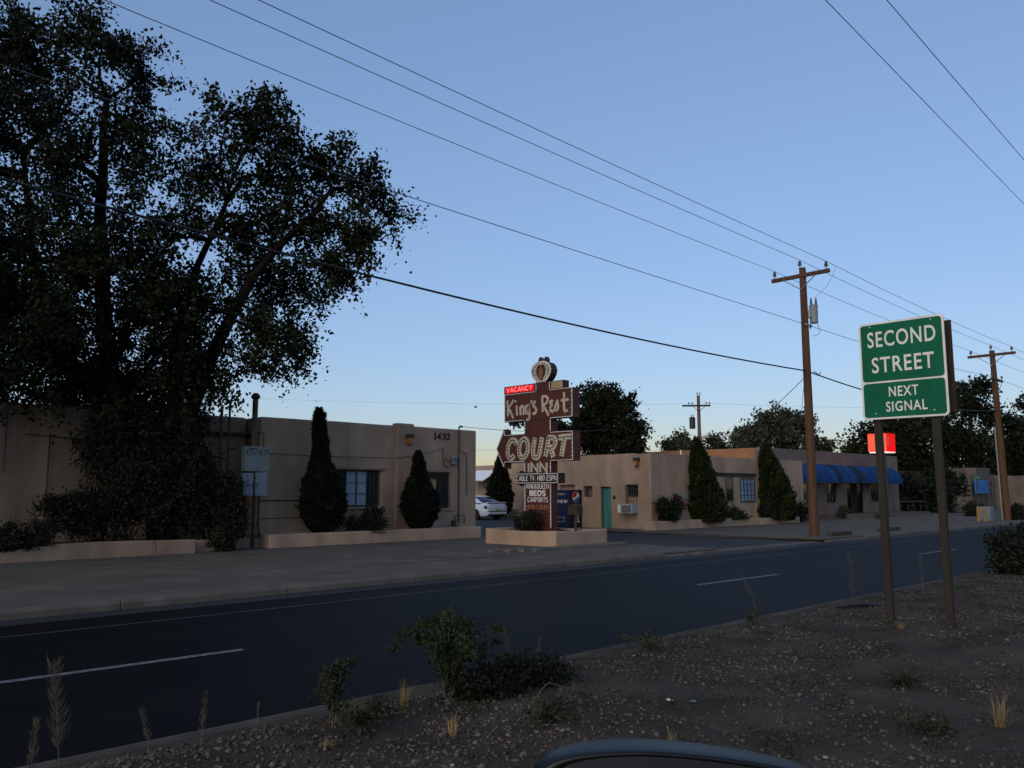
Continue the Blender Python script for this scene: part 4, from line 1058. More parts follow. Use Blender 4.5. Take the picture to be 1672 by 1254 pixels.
# ================================================================== POLES AND WIRES
def insulator(parent, x, y, z, s=1.0):
    MB().lathe([(.015*s,-.1*s),(.02*s,0),(.07*s,.01*s),(.05*s,.05*s),(.065*s,.06*s),(.04*s,.10*s),(.05*s,.12*s),(.03*s,.16*s)], (x,y,z), 8).build('insulator', M['insul'], parent)
def pole_shaft(parent, x, y, h, r0, r1, m='pole', lean=(0,0)):
    pts = [(x+lean[0]*i/10, y+lean[1]*i/10, h*i/10) for i in range(11)]
    return MB().tube([(pts[0][0],pts[0][1],-.3)]+pts, [r0]+[r0+(r1-r0)*i/10 for i in range(11)], 12).build('pole', M[m], parent, smooth=True)
def transformer(parent, x, y, z, r=.2, h=.62, m='tank'):
    t = MB().lathe([(r*.9,-.02),(r,0),(r,h),(r*1.07,h),(r*1.07,h+.04),(r*.6,h+.08),(.03,h+.1)], (x,y,z), 16).build('transformer', M[m], parent)
    for dx, dz in ((-.07,.30),(.09,.33)):
        MB().lathe([(.03,0),(.05,.03),(.03,.06),(.05,.1),(.03,.14),(.045,.18),(.015,dz)], (x+dx,y-dx*.7,z+h+.05), 8).build('bushing', M['insul'], t)
    return t
p1 = thing('utility_pole', 'brown wooden utility pole with grey transformer at the kerb', 'utility pole', (28.77,14.2,0), 'utility poles along the kerb')
pole_shaft(p1, 28.77, 14.2, 10.0, .175, .12)
MB().box(28.62,28.74,13.12,15.40,9.62,9.76).build('crossarm', M['pole'], p1, bevel=.008)
for s in (-1, 1): MB().tube([(28.60,14.22,9.15),(28.60,14.25+s*.62,9.60)], .02, 5).build('brace', M['steel'], p1)
for y, z in ((15.28,9.86),(14.25,10.08),(13.24,9.86)): insulator(p1, 28.68, y, z, 1.15)
transformer(p1, 29.04, 13.97, 7.92, .15, .60)
MB().box(28.8,28.95,13.98,14.2,8.1,8.4).build('transformer_bracket', M['steel'], p1)
MB().tube([(29.08,13.86,8.9),(29.3,13.5,9.3),(29.5,13.24,9.98)], .006, 4).build('dropper_wire', M['wire'], p1)
MB().tube([(29.1,13.9,7.95),(29.25,13.85,7.6),(29.1,13.9,7.45),(28.95,14.0,7.4)], .01, 4).build('dropper_wire', M['cable'], p1)
insulator(p1, 29.0, 14.1, 7.75, .8)
MB().tube([(28.98,14.05,6.1),(29.25,13.95,5.95),(29.4,14.0,6.1)], .018, 5).build('cable_loop', M['cable'], p1)
MB().box(28.5,29.05,14.04,14.07,7.78,7.84).build('cross_strap', M['steel'], p1)
p2 = thing('utility_pole', 'brown wooden utility pole with two crossarms at the right frame edge', 'utility pole', (51,14.2,0), 'utility poles along the kerb')
pole_shaft(p2, 51.3, 14.2, 9.45, .20, .14, lean=(-.55,0))
MB().box(50.60,50.72,13.02,15.42,9.12,9.26).build('crossarm', M['pole'], p2, bevel=.008)
for s in (-1, 1): MB().tube([(50.60,14.2,8.6),(50.60,14.22+s*.65,9.1)], .02, 5).build('brace', M['steel'], p2)
for y, z in ((15.25,9.36),(14.22,9.55),(13.2,9.36)): insulator(p2, 50.66, y, z, 1.2)
MB().box(49.75,51.75,14.02,14.10,7.72,7.84).build('lower_crossarm', M['timber'], p2, bevel=.008)
for s in (-1, 1): MB().tube([(50.8,13.98,7.25),(50.8+s*.6,13.98,7.70)], .018, 5).build('brace', M['steel'], p2)
insulator(p2, 51.65, 14.06, 7.94, 1.0); insulator(p2, 49.9, 14.06, 7.94, 1.0)
MB().tube([(51.27,14.43,0),(50.97,14.40,5.2)], .045, 8).build('conduit', M['tank'], p2)
p3 = thing('utility_pole', 'distant grey utility pole with street lamp rising behind the motel roofs', 'utility pole', (64.2,42.2,0))
pole_shaft(p3, 64.2, 42.2, 10.3, .2, .14, 'pole2')
ax = Vector((.66,-.75,0)); bx_ = Vector((64.2,42.2,0))-Vector((.1,.1,0))
pts = [bx_-ax*1.5+Vector((0,0,9.35)), bx_+ax*1.05+Vector((0,0,9.35))]
MB().tube(pts, .08, 4).build('crossarm', M['timber'], p3)
for s in (-.55, .55): MB().tube([tuple(bx_+Vector((0,0,8.8))), tuple(bx_+ax*s+Vector((0,0,9.3)))], .025, 5).build('brace', M['timber'], p3)
for k in (-.9, -.6, .65, .95): insulator(p3, bx_.x+ax.x*k, bx_.y+ax.y*k, 9.5, 1.1)
insulator(p3, 64.1, 42.25, 10.4, 1.1); insulator(p3, 64.3, 42.1, 10.4, 1.1)
transformer(p3, 63.95, 42.75, 7.3, .27, .95, 'frame')
lb = MB().tube([(64.3,42.05,6.2),(64.75,41.5,6.75),(65.0,41.2,6.85),(65.3,40.85,6.86)], .035, 6).build('lamp_arm', M['steel'], p3)
MB().lathe([(.05,.1),(.2,.05),(.22,0),(.14,-.1),(.03,-.13)], (65.42,40.72,6.85), 12).build('lamp_head', M['tank'], lb)

def wire(label, a, b, sag, r, m='wire', name='power_line', group='overhead wires', mids=None):
    P = catenary(a, b, sag) if mids is None else mids
    o = MB().tube([tuple(p) for p in P], r, 5).build(name, M[m])
    tag(o, label, 'wire', group)
    return o
sides = (('upper left', 15.28, 10.06, 9.56), ('upper middle', 14.25, 10.30, 9.76), ('upper right', 13.24, 10.06, 9.56))
for nm, y, z1_, z2_ in sides:
    which = {'upper left':'lowest','upper middle':'middle','upper right':'highest'}[nm]
    P = catenary((-20,y,z1_+1.5), (28.68,y,z1_), .2)+catenary((28.68,y,z1_), (50.66,y,z2_), .12)[1:]+catenary((50.66,y,z2_), (100,y-1,z2_), .5)[1:]
    wire('%s of the three thin power lines crossing the sky to the transformer pole' % which, None, None, 0, .009, mids=P)
wire('single thin line crossing the tree below the three power lines', None, None, 0, .010, mids=catenary((-20,14.25,8.78),(28.75,14.2,7.86),.05)+catenary((28.75,14.2,7.86),(50.8,14.2,7.95),.15)[1:]+catenary((50.8,14.2,7.95),(100,13.5,7.9),.5)[1:])
wire('thick black telephone cable sagging across the tree to the transformer pole', None, None, 0, .026, 'cable', 'telephone_cable', mids=catenary((-20,14.25,8.5),(28.75,14.2,6.10),.89)+catenary((28.75,14.2,6.10),(51.0,14.2,6.1),.45)[1:]+catenary((51,14.2,6.1),(100,13.5,6.3),.9)[1:])
wire('thin service line dropping right from the transformer pole behind the green sign', (28.85,14.15,7.5), (46.5,23.8,4.0), .3, .010)
wire('thin line slanting left from the transformer pole to the far street lamp pole', (28.75,14.2,5.95), (64.2,42.2,6.9), 1.2, .014)
wire('outer of the two overhead lines at the upper right corner', (-20,3.4,9.9), (70,6.9,9.5), .35, .007)
wire('inner of the two overhead lines at the upper right corner', (-20,4.0,9.8), (70,7.9,9.6), .25, .007)
wire('service line from the 1432 building to the motel sign', (20.6,24.13,4.16), (30.5,25.2,4.6), .15, .010)
wire('upper far line running left from the distant pole', (64,42.3,9.5), (10,95,12), .8, .007)
wire('upper far line running right from the distant pole', (64.2,42,9.6), (140,6,14), 1.2, .008)
wire('lower far line passing behind the motel roofs', (20,90,7.2), (63.9,42.3,5.3), .6, .010)

# ================================================================== SIGNS
rs = thing('road_sign', 'green street sign reading SECOND STREET NEXT SIGNAL on two posts', 'road sign', (10.75,4.0,.13))
GX = 10.70; FG = FX(GX)
def rrect(u0, u1, v0, v1, r, n=5):
    p = []
    for cx_, cy_, a in ((u1-r,v1-r,0),(u0+r,v1-r,90),(u0+r,v0+r,180),(u1-r,v0+r,270)):
        for i in range(n+1): p.append((cx_+r*math.cos(R(a+90*i/n)), cy_+r*math.sin(R(a+90*i/n))))
    return p
gpn = MB().prism(rrect(3.50,4.545,2.645,3.90,.05), FG, -.018, 0).build('panel', M['signwhite'], rs)
MB().prism(rrect(3.525,4.52,2.67,3.11,.04), FG, .0005, .003).build('lower_field', M['green'], gpn)
MB().prism(rrect(3.525,4.52,3.133,3.875,.04), FG, .0005, .003).build('upper_field', M['green'], gpn)
font_text('SECOND', FG, 4.435, 3.6, 3.575, 0.205, .0034, .0055).build('lettering', M['signwhite'], gpn)
font_text('STREET', FG, 4.395, 3.635, 3.24, 0.205, .0034, .0055).build('lettering', M['signwhite'], gpn)
font_text('NEXT', FG, 4.2, 3.84, 2.925, 0.128, .0034, .0055).build('lettering', M['signwhite'], gpn)
font_text('SIGNAL', FG, 4.245, 3.745, 2.735, 0.128, .0034, .0055).build('lettering', M['signwhite'], gpn)
for (u, v) in ((4.40,3.845),(3.65,3.845),(4.38,2.72),(3.67,2.72)):
    MB().lathe([(.011,0),(.011,.004),(.004,.006)], (0,0,0), 8).build('bolt', M['steel'], gpn).matrix_basis = Matrix.Translation((GX-.003,u,v)) @ Matrix.Rotation(R(-90), 4, 'Y')
MB().box(10.87,10.89,3.475,4.44,2.69,3.84).build('rear_panel', M['post'], rs)
for yc, lean in ((4.405,-.03),(3.70,-.03)):
    fr = lambda u, v, w: (10.79+v, yc+u+lean*(1-w/3.85), w)
    sec_ = [(-.043,-.04),(.043,-.04),(.043,.04),(-.043,.04)]
    pst = MB().prism(sec_, fr, -.25, 3.80).build('post', M['post'], rs, bevel=.006)
    hl = MB()
    for k in range(46):
        z = .25+k*.052
        c = fr(0, -.04, z)
        hl.add([(c[0]-.0012,c[1]-.011,z-.011),(c[0]-.0012,c[1]+.011,z-.011),(c[0]-.0012,c[1]+.011,z+.011),(c[0]-.0012,c[1]-.011,z+.011)], [(0,1,2,3)])
        c = fr(-.043, 0, z)
        hl.add([(c[0]-.011,c[1]-.0012,z-.011),(c[0]+.011,c[1]-.0012,z-.011),(c[0]+.011,c[1]-.0012,z+.011),(c[0]-.011,c[1]-.0012,z+.011)], [(0,1,2,3)])
    struct(hl.build('punched_holes', M['black'], pst), 'stuff')
# red lit box sign
rb = thing('box_sign', 'red lit box sign on a pole behind the green sign post', 'sign', (53.2,21.4,0))
MB().tube([(53.55,21.5,-.1),(53.55,21.5,4.2)], .08, 8).build('pole', M['frame'], rb)
bx1 = MB().box(52.95,54.3,21.1,22.3,4.15,5.30).build('cabinet', M['red_box_r'], rb, bevel=.02)
MB().prism([(21.13,4.18),(22.27,4.18),(22.27,5.27),(21.13,5.27)], FX(52.95), .001, .01).build('lit_face', M['red_box_l'], bx1)
MB().box(52.93,54.1,21.06,22.2,4.08,4.14).build('lit_tube', M['tube_white'], bx1)
for k in range(4): MB().prism([(21.25,4.40+k*.2),(21.55,4.40+k*.2),(21.55,4.50+k*.2),(21.25,4.50+k*.2)], FX(52.95), .0105, .014).build('pale_bar', M['cream'], bx1)
for k in range(2): MB().prism([(53.05,4.55+k*.32),(53.22,4.55+k*.32),(53.22,4.78+k*.32),(53.05,4.78+k*.32)], FY(21.1), .001, .006).build('pale_bar', M['cream'], bx1)
# blue panel sign, street name sign, bollards, cabinet
bs = thing('panel_sign', 'blue panel sign on two posts before the distant tan building', 'sign', (78.5,23.8,0))
bp_ = MB().box(77.6,80.9,23.7,23.8,1.45,2.6).build('panel', M['sign_blue'], bs, bevel=.01)
for (a, b, v) in ((78.7,79.3,2.28),(79.9,80.4,2.34),(78.2,79.7,1.98),(78.9,80.2,1.72)):
    mb = MB(); n = int((b-a)/.16)
    for k in range(n): mb.prism([(a+k*.16,v),(a+k*.16+.10,v),(a+k*.16+.10,v+.14),(a+k*.16,v+.14)], FY(23.7), .001, .006)
    mb.build('worn_print', M['logo_blue'], bp_)
for x in (77.9,80.6): MB().tube([(x,23.85,-.1),(x,23.85,1.5)], .06, 6).build('post', M['frame'], bs)
sn = thing('street_name_sign', 'small green street name blade on a thin dark post', 'street sign', (61.2,18.6,0))
MB().tube([(61.2,18.6,-.1),(61.2,18.6,2.55)], .035, 6).build('post', M['frame'], sn)
MB().box(60.75,61.65,18.57,18.60,2.48,2.66).build('name_blade', M['street_green'], sn, bevel=.004)
for (x, y, lb_) in ((48.7,14.85,'left-hand yellow bollard in front of the grey cabinet'),(48.75,14.55,'right-hand yellow bollard in front of the grey cabinet')):
    o = MB().lathe([(.09,-.05),(.09,.72),(.075,.77),(.03,.80)], (x,y,.08), 12).build('bollard', M['yellow']); tag(o, lb_, 'bollard', 'yellow bollards')
cb = thing('utility_cabinet', 'grey utility cabinet behind the yellow bollards', 'utility box', (50.2,15.0,.08))
cbd = MB().box(49.9,50.6,14.6,15.25,.08,.85).build('housing', M['box_grey'], cb, bevel=.02)
MB().box(49.88,49.899,14.65,15.2,.15,.80).build('door', M['box_blue'], cb)
MB().box(49.8,50.7,14.5,15.35,.02,.079).build('plinth', M['concrete'], cb)
for (x0, x1, y, lb_) in ((28.95,30.55,13.62,'dark timber parking block at the foot of the transformer pole'),(33.6,35.4,13.75,'dark timber parking block seen between the green sign posts')):
    o = MB().box(x0,x1,y,y+.2,.10,.25).build('parking_block', M['timber'], bevel=.02); tag(o, lb_, 'parking block', 'timber parking blocks')

# ================================================================== VEGETATION
TS= [(39.31, 32.74, 5.49, 1.81), (38.61, 33.1, 7.36, 1.06), (38.6, 31.87, 7.45, 1.04), (38.79, 30.86, 6.65, 1.1), (38.74, 30.17, 5.33, 1.01), (37.51, 32.66, 5.76, 1.18), (38.21, 32.32, 4.49, 1.47), (38.56, 30.5, 4.25, 1.15), (36.46, 32.47, 4.61, 0.72), (41.36, 31.75, 4.59, 0.57), (37.08, 34.26, 5.46, 0.52), (34.28, 35.14, 5.73, 0.36)]
T2= [(85.11, 49.17, 8.0, 1.82), (90.22, 50.05, 9.37, 1.9), (91.2, 48.19, 9.69, 2.04), (92.44, 46.54, 8.93, 1.81), (89.92, 44.25, 6.94, 1.26), (86.41, 48.8, 6.77, 1.69), (90.04, 47.3, 7.06, 1.86), (81.79, 48.43, 6.59, 1.08), (92.51, 43.71, 6.31, 1.06)]
T3= [(77.97, 55.11, 6.57, 0.97), (82.0, 56.2, 7.32, 0.94), (78.92, 52.49, 6.37, 1.03), (80.36, 56.4, 5.63, 1.0), (82.9, 55.59, 5.46, 1.15)]
T4= [(76.82, 48.76, 7.07, 0.59), (80.9, 50.6, 6.16, 0.89), (81.35, 50.13, 5.27, 0.96), (77.73, 46.42, 5.46, 0.9), (79.0, 50.98, 5.44, 0.81)]
R1= [(69.53, 30.44, 5.09, 1.14), (72.59, 30.1, 6.25, 1.39), (73.59, 28.63, 7.02, 1.81), (73.95, 26.98, 6.95, 1.57), (72.96, 29.03, 4.63, 2.11), (76.56, 28.39, 3.9, 2.44), (74.32, 28.19, 1.75, 2.22), (71.6, 29.59, 3.31, 1.31), (77.23, 27.44, 2.28, 1.89), (75.75, 27.78, 0.43, 1.6)]
R2= [(88.59, 27.47, 11.37, 1.7), (85.92, 25.28, 11.54, 1.39), (84.76, 27.45, 9.58, 1.64), (89.41, 27.01, 9.56, 1.7), (88.83, 25.25, 8.81, 1.54), (90.15, 24.07, 8.22, 1.54), (89.43, 22.63, 7.51, 1.39), (82.15, 27.79, 7.41, 1.71), (89.65, 28.38, 6.91, 2.08), (85.83, 25.09, 6.02, 1.72), (92.88, 24.69, 5.97, 1.7), (85.06, 28.39, 4.95, 1.99), (90.61, 27.97, 4.79, 1.35), (84.76, 29.2, 3.5, 1.76), (94.66, 22.98, 10.25, 1.84)]
R3= [(110.56, 30.51, 4.64, 1.6), (110.37, 28.81, 5.31, 1.87), (113.61, 28.81, 3.57, 1.61), (110.06, 31.69, 4.51, 1.17)]
XL=[(5.8, 25.4, 6.77, 1.86), (7.96, 26.41, 5.02, 1.65), (5.03, 26.52, 4.43, 1.69), (9.09, 24.57, 4.59, 1.25), (7.27, 26.74, 4.08, 1.27), (9.54, 22.33, 5.29, 1.02), (10.16, 22.06, 4.64, 0.55), (8.08, 23.96, 3.6, 1.02), (8.2, 22.13, 6.95, 1.31), (3.32, 28.17, 8.24, 2.58), (10.63, 19.63, 11.45, 0.59)]
LOBES=[(2.97,25.9,10.5,2.73),(4.05,25.55,11.58,2.48),(5.93,26.61,14.07,2.19),(5.11,26.01,14.66,1.41),(6.37,22.17,13.31,1.37),(7.58,22.97,13.47,1.03),(7.92,23.2,11.86,1.38),(6.09,23.36,10.31,2.44),(5.32,27.82,8.38,3.07),(8.95,20.14,11.43,.97),(10.11,20.58,11.86,1.02),(9.32,22.24,10.89,1.39),(10.5,20.69,10.41,1.54),(11.77,20.25,11.18,1.14),(12.86,20.17,10.71,1.17),(14.17,20.3,10.12,.94),(12.17,18.56,8.53,1.0),(11.96,20.79,9.16,1.6),(10.67,22.36,8.87,1.61),(8.46,22.17,8.54,1.67),(6.47,22.56,7.54,1.89),(12.24,22.65,7.91,1.32),(11.68,19.26,7.72,.84),(10.53,20.75,6.07,1.09),(12.39,22.27,6.53,.74),(11.9,21.14,5.42,.53),(9.53,22.49,6.88,1.29),(8.45,25.45,6.08,1.73),(5.79,23.77,5.37,1.75),(11.33,22.42,5.32,.63),(9.29,22.5,4.94,1.02),(3.76,26.04,5.57,2.09)]+XL+[(.6,24,8,2.6),(-2,23.6,9,3),(0,22.4,12,2.8),(.8,25,5.2,2),(-4,22.5,7,3),(2.2,23,5.0,1.6)]  # last group: unseen lobes left of view, added to shade the left wall
b0 = (9.3,23.75,.25)
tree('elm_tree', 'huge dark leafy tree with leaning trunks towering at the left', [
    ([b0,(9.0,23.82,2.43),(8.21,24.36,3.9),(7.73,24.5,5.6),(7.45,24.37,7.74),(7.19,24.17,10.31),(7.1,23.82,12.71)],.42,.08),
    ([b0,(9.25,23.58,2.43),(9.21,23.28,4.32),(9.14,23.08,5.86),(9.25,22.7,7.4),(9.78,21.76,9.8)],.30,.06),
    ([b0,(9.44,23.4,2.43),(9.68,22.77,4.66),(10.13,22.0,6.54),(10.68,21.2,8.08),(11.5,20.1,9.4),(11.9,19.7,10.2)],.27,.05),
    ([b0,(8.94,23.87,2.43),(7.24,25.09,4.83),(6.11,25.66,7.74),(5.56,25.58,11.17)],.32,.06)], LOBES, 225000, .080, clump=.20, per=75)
def simple_trunk(x, y, z, r, top):
    return [([(x,y,0),(x+r,y,z*.5),(x-r*.5,y+r,top)], r, r*.4)]
tree('leafy_tree', 'round dark tree rising behind the motel sign and wing', [([(38.9,32.3,0),(38.8,32.2,2.5),(39.0,32.3,5.0),(38.6,32.2,6.5)],.25,.06),([(38.9,32.3,0),(38.8,32.2,2.5),(39.6,31.6,4.6)],.2,.06)], TS, 21000, .13, clump=.2, per=40)
tree('leafy_tree', 'broad grey-green tree behind the conifers and awning building', simple_trunk(87,47.4,5,.4,8), T2, 17000, .23, matl='leaf_far', clump=.42, per=60, group='distant trees')
tree('leafy_tree', 'low far tree left of the distant lamp pole', simple_trunk(79.8,55,3,.3,6), T3, 8000, .20, matl='leaf_far', clump=.35, per=30, group='distant trees')
tree('leafy_tree', 'sparse far tree right of the distant lamp pole', simple_trunk(80,50,3,.3,6), T4, 6000, .20, matl='leaf_far', clump=.35, per=30, group='distant trees')
tree('leafy_tree', 'dense black-green tree behind the red box sign', [([(74.5,29.5,0),(74.4,29.3,3),(74.2,29.0,6)],.4,.12),([(74.5,29.5,0),(75.5,28.5,3.2),(76,27.8,5)],.25,.08)], R1, 30000, .19, matl='leaf', clump=.36, per=36, group='dark trees at the right')
tree('leafy_tree', 'tall spreading dark tree behind the right-hand utility pole', [([(86.5,26.5,0),(86.2,26.6,4),(86.4,26.5,8),(86.6,26.2,11)],.4,.1),([(86.5,26.5,0),(86.2,26.6,4),(84.5,28,7)],.3,.08),([(86.4,26.5,3),(87.5,25.5,6),(88.5,24.5,8)],.25,.08)], R2, 20000, .21, matl='leaf', clump=.36, per=48, group='dark trees at the right')
tree('leafy_tree', 'low far tree over the roof at the right frame edge', simple_trunk(112,29,3,.4,6), R3, 9000, .26, matl='leaf', clump=.5, per=30, group='dark trees at the right')
# conifers
conifer('cypress', 'tall bottle-shaped dark cypress left of the large window', (14.33,23.62,.34), [(0,.2),(.25,.62),(.9,.92),(1.5,.74),(2.0,.50),(2.35,.34),(2.8,.27),(3.3,.25),(3.85,.21),(4.06,.08)], 9000, .05, tilt=(-.075,0), group='dark cypresses')
conifer('cypress', 'shorter bottle-shaped dark cypress between the two windows', (18.2,23.58,.34), [(0,.2),(.2,.55),(.78,.82),(1.3,.66),(1.7,.42),(2.05,.28),(2.5,.2),(2.80,.07)], 7000, .05, tilt=(-.05,0), group='dark cypresses')
conifer('cypress', 'dark cone-shaped conifer behind the white car in the court', (37.5,40.2,0), [(0,.5),(.6,.98),(1.5,.93),(2.6,.66),(3.5,.36),(4.3,.05)], 5000, .09, tilt=(.02,-.02))
conifer('conifer', 'tall pointed green conifer beside the rose bush', (33.25,21.55,.32), [(0,.9),(.5,1.08),(1.2,1.02),(2.0,.82),(2.9,.52),(3.5,.26),(3.85,.05)], 8000, .07, 'conifer_tip', tilt=(-.135,.04), slim=.78)
conifer('conifer', 'pointed green conifer left of the blue awning', (39.65,21.6,.28), [(0,1.1),(.5,1.28),(1.2,1.22),(2.0,1.02),(2.6,.82),(3.2,.5),(3.6,.25),(3.9,.05)], 8000, .075, 'conifer_tip', tilt=(-.155,.04), slim=.78)
# hedges and shrubs on the far side
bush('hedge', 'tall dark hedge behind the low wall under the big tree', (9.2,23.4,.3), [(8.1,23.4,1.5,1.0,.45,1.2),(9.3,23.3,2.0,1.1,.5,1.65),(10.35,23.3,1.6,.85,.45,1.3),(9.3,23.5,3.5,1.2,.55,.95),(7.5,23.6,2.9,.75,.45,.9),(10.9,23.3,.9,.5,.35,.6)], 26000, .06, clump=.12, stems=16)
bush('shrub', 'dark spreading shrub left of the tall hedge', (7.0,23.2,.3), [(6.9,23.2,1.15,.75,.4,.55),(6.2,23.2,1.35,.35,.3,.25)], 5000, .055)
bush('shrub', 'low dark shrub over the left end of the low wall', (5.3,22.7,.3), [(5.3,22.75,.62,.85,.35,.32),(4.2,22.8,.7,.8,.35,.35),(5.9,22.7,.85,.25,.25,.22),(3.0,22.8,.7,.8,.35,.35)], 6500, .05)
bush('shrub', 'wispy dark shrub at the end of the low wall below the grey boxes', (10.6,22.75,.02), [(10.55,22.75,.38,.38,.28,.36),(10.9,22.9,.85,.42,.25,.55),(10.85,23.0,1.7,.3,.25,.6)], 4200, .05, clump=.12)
bush('shrub', 'dark low shrub under the large window of the 1432 building', (15.6,23.2,.34), [(15.3,23.3,.62,.42,.3,.25),(15.95,23.1,.55,.42,.35,.35)], 3600, .045)
bush('shrub', 'small leafy shrub rising against the large window', (16.15,23.45,.34), [(16.1,23.45,.95,.45,.25,.26),(15.9,23.3,.8,.3,.2,.2)], 900, .06, up=.8, clump=.07)
rbush = bush('rose_bush', 'dark rose bush with red blooms at the wing corner', (30.3,21.6,.36), [(30.2,21.55,.85,.85,.3,.5),(30.9,21.6,1.1,.5,.28,.35),(29.8,21.55,1.05,.4,.25,.3)], 5200, .055, 'shrub', up=.5)
fl = MB()
for k in range(7):
    x = random.uniform(29.5,31.3); z = .95+random.random()*.55*(1-abs(x-30.5)/1.6)
    c = (x, 21.33+random.uniform(-.08,.12), z)
    for j in range(3): fl.lathe([(.012,-.03),(.035,-.01),(.045,.015),(.02,.03)], (c[0]+random.uniform(-.02,.02), c[1]+random.uniform(-.02,.02), c[2]+random.uniform(-.015,.015)), 6)
struct(fl.build('blooms', M['rose'], rbush), 'stuff')
bush('shrub', 'low green bush right of the tall pointed conifer', (35.6,21.6,.36), [(35.5,21.5,.55,.6,.28,.32),(36.1,21.5,.45,.4,.28,.22)], 3000, .055, 'conifer_tip', up=.5)
bush('shrub', 'low clipped bush below the conifer beside the awning', (40.2,21.55,.3), [(39.2,21.5,.55,.7,.28,.28),(40.6,21.5,.5,.8,.28,.25),(38.4,21.6,.75,.3,.2,.3)], 3600, .055)
bush('shrub', 'rounded dark bush at the end of the short planter', (42.6,21.7,0), [(42.5,21.7,.55,.55,.35,.5)], 2200, .06)
bush('shrub', 'thin dry bush behind the transformer pole', (48.6,22.2,0), [(48.6,22.2,.45,.5,.3,.45)], 700, .06, 'weed_grey', up=.8)
bush('shrub', 'small weed on the awning building forecourt', (50.3,20.6,.05), [(50.3,20.6,.2,.5,.3,.18)], 350, .05, 'weed_grey', up=.8)
bush('shrub', 'dark bush at the foot of the right-hand utility pole', (52.4,14.1,.05), [(52.5,14.0,.4,.75,.5,.42),(53.4,14.2,.5,.5,.4,.5)], 2600, .07)
bush('shrub', 'dark bushes beside the thin street name post', (60.2,18.4,0), [(59.4,18.5,.5,.8,.5,.55),(60.6,18.4,.35,.5,.4,.4)], 2600, .08)
bush('shrub', 'dark thicket under the trees between the awnings and the street name post', (65.7,25.2,0), [(65.68, 25.23, 0.5, 1.33, 1.21, 1.21), (66.73, 24.3, 0.5, 1.13, 1.03, 1.03), (67.67, 23.27, 0.5, 1.23, 1.12, 1.12), (65.7, 24.92, 1.75, 1.54, 1.4, 1.4), (67.38, 23.3, 1.75, 1.33, 1.21, 1.21), (68.18, 22.45, 2.21, 1.13, 1.03, 1.03), (64.77, 25.98, 0.82, 0.92, 0.84, 0.84)], 9000, .16, 'shrub', clump=.2, stems=6)
bush('median_shrub', 'large rounded dark shrub on the median at the right edge', (19.0,4.9,.13), [(18.4,5.0,.55,.7,.55,.45),(19.3,4.7,.62,.8,.6,.5),(20.2,4.6,.55,.7,.6,.45),(18.2,4.9,.35,.55,.5,.3)], 9000, .045, 'shrub', clump=.07)

# ---- median weeds
def weed(name, label, base, h, spread, nst, nl, ls, matl, cat='weed', group=None, droop=.35, bushy=0.0):
    t = thing(name, label, cat, base, group)
    mb = MB(); P = []; D = []
    B = Vector(base)
    for k in range(nst):
        a = random.random()*6.283; sp = spread*random.uniform(.25, 1.0); hh = h*random.uniform(.55, 1.0)
        tip = B+Vector((math.cos(a)*sp, math.sin(a)*sp, hh))
        mid = B+Vector((math.cos(a)*sp*.35, math.sin(a)*sp*.35, hh*.65))
        end = tip+Vector((math.cos(a)*sp*.35, math.sin(a)*sp*.35, -hh*droop*random.random()))
        path = limb(mb, [B+Vector((random.uniform(-.04,.04), random.uniform(-.04,.04), 0)), mid, tip, end], .005, .0016, 4)
        for j in range(nl):
            fi = random.uniform(2, len(path)-1.01); i = int(fi); q = path[i].lerp(path[i+1], fi-i)
            # short side shoots with paired leaflets
            sd_ = Vector((random.gauss(0,1), random.gauss(0,1), random.gauss(.2,.5))).normalized()*random.uniform(.02, .10)
            for m_ in range(4):
                P.append(q+sd_*(m_/3.0)+Vector((random.gauss(0,.008), random.gauss(0,.008), random.gauss(0,.006))))
                D.append(sd_.normalized())
    mb.build('stems', M['stalk'], t)
    me = leaf_mesh('foliage', np.array([tuple(p) for p in P]), ls, up=.1, elong=2.4, outward=np.array([tuple(d) for d in D])*.9, jitter=.5)
    link('foliage', me, M[matl], t)
    return t
def tuft_geo(mb, base, h, n, spread):
    for k in range(n):
        a = random.random()*6.283; sp = spread*random.uniform(.2, 2.2); hh = h*random.uniform(.25, 1.05); w = random.uniform(.0010, .0024)
        x, y, z = base; dx, dy = math.cos(a), math.sin(a); bx = x+random.uniform(-.03,.03); by = y+random.uniform(-.03,.03)
        pts = [(bx,by,z-.01),(bx+dx*sp*.3,by+dy*sp*.3,z+hh*.6),(bx+dx*sp,by+dy*sp,z+hh*random.uniform(.8,1))]
        px_, py_ = -dy*w, dx*w
        mb.add([(pts[0][0]-px_,pts[0][1]-py_,pts[0][2]),(pts[0][0]+px_,pts[0][1]+py_,pts[0][2]),(pts[1][0]+px_*.8,pts[1][1]+py_*.8,pts[1][2]),(pts[1][0]-px_*.8,pts[1][1]-py_*.8,pts[1][2]),(pts[2][0],pts[2][1],pts[2][2])], [(0,1,2,3),(3,2,4)])
def tuft(label, x, y, h, n, spread, m='straw'):
    mb = MB(); tuft_geo(mb, (x,y,mz(x,y)), h, n, spread)
    o = mb.build('grass_tuft', M[m]); tag(o, label, 'grass', 'dry grass tufts on the median'); return o
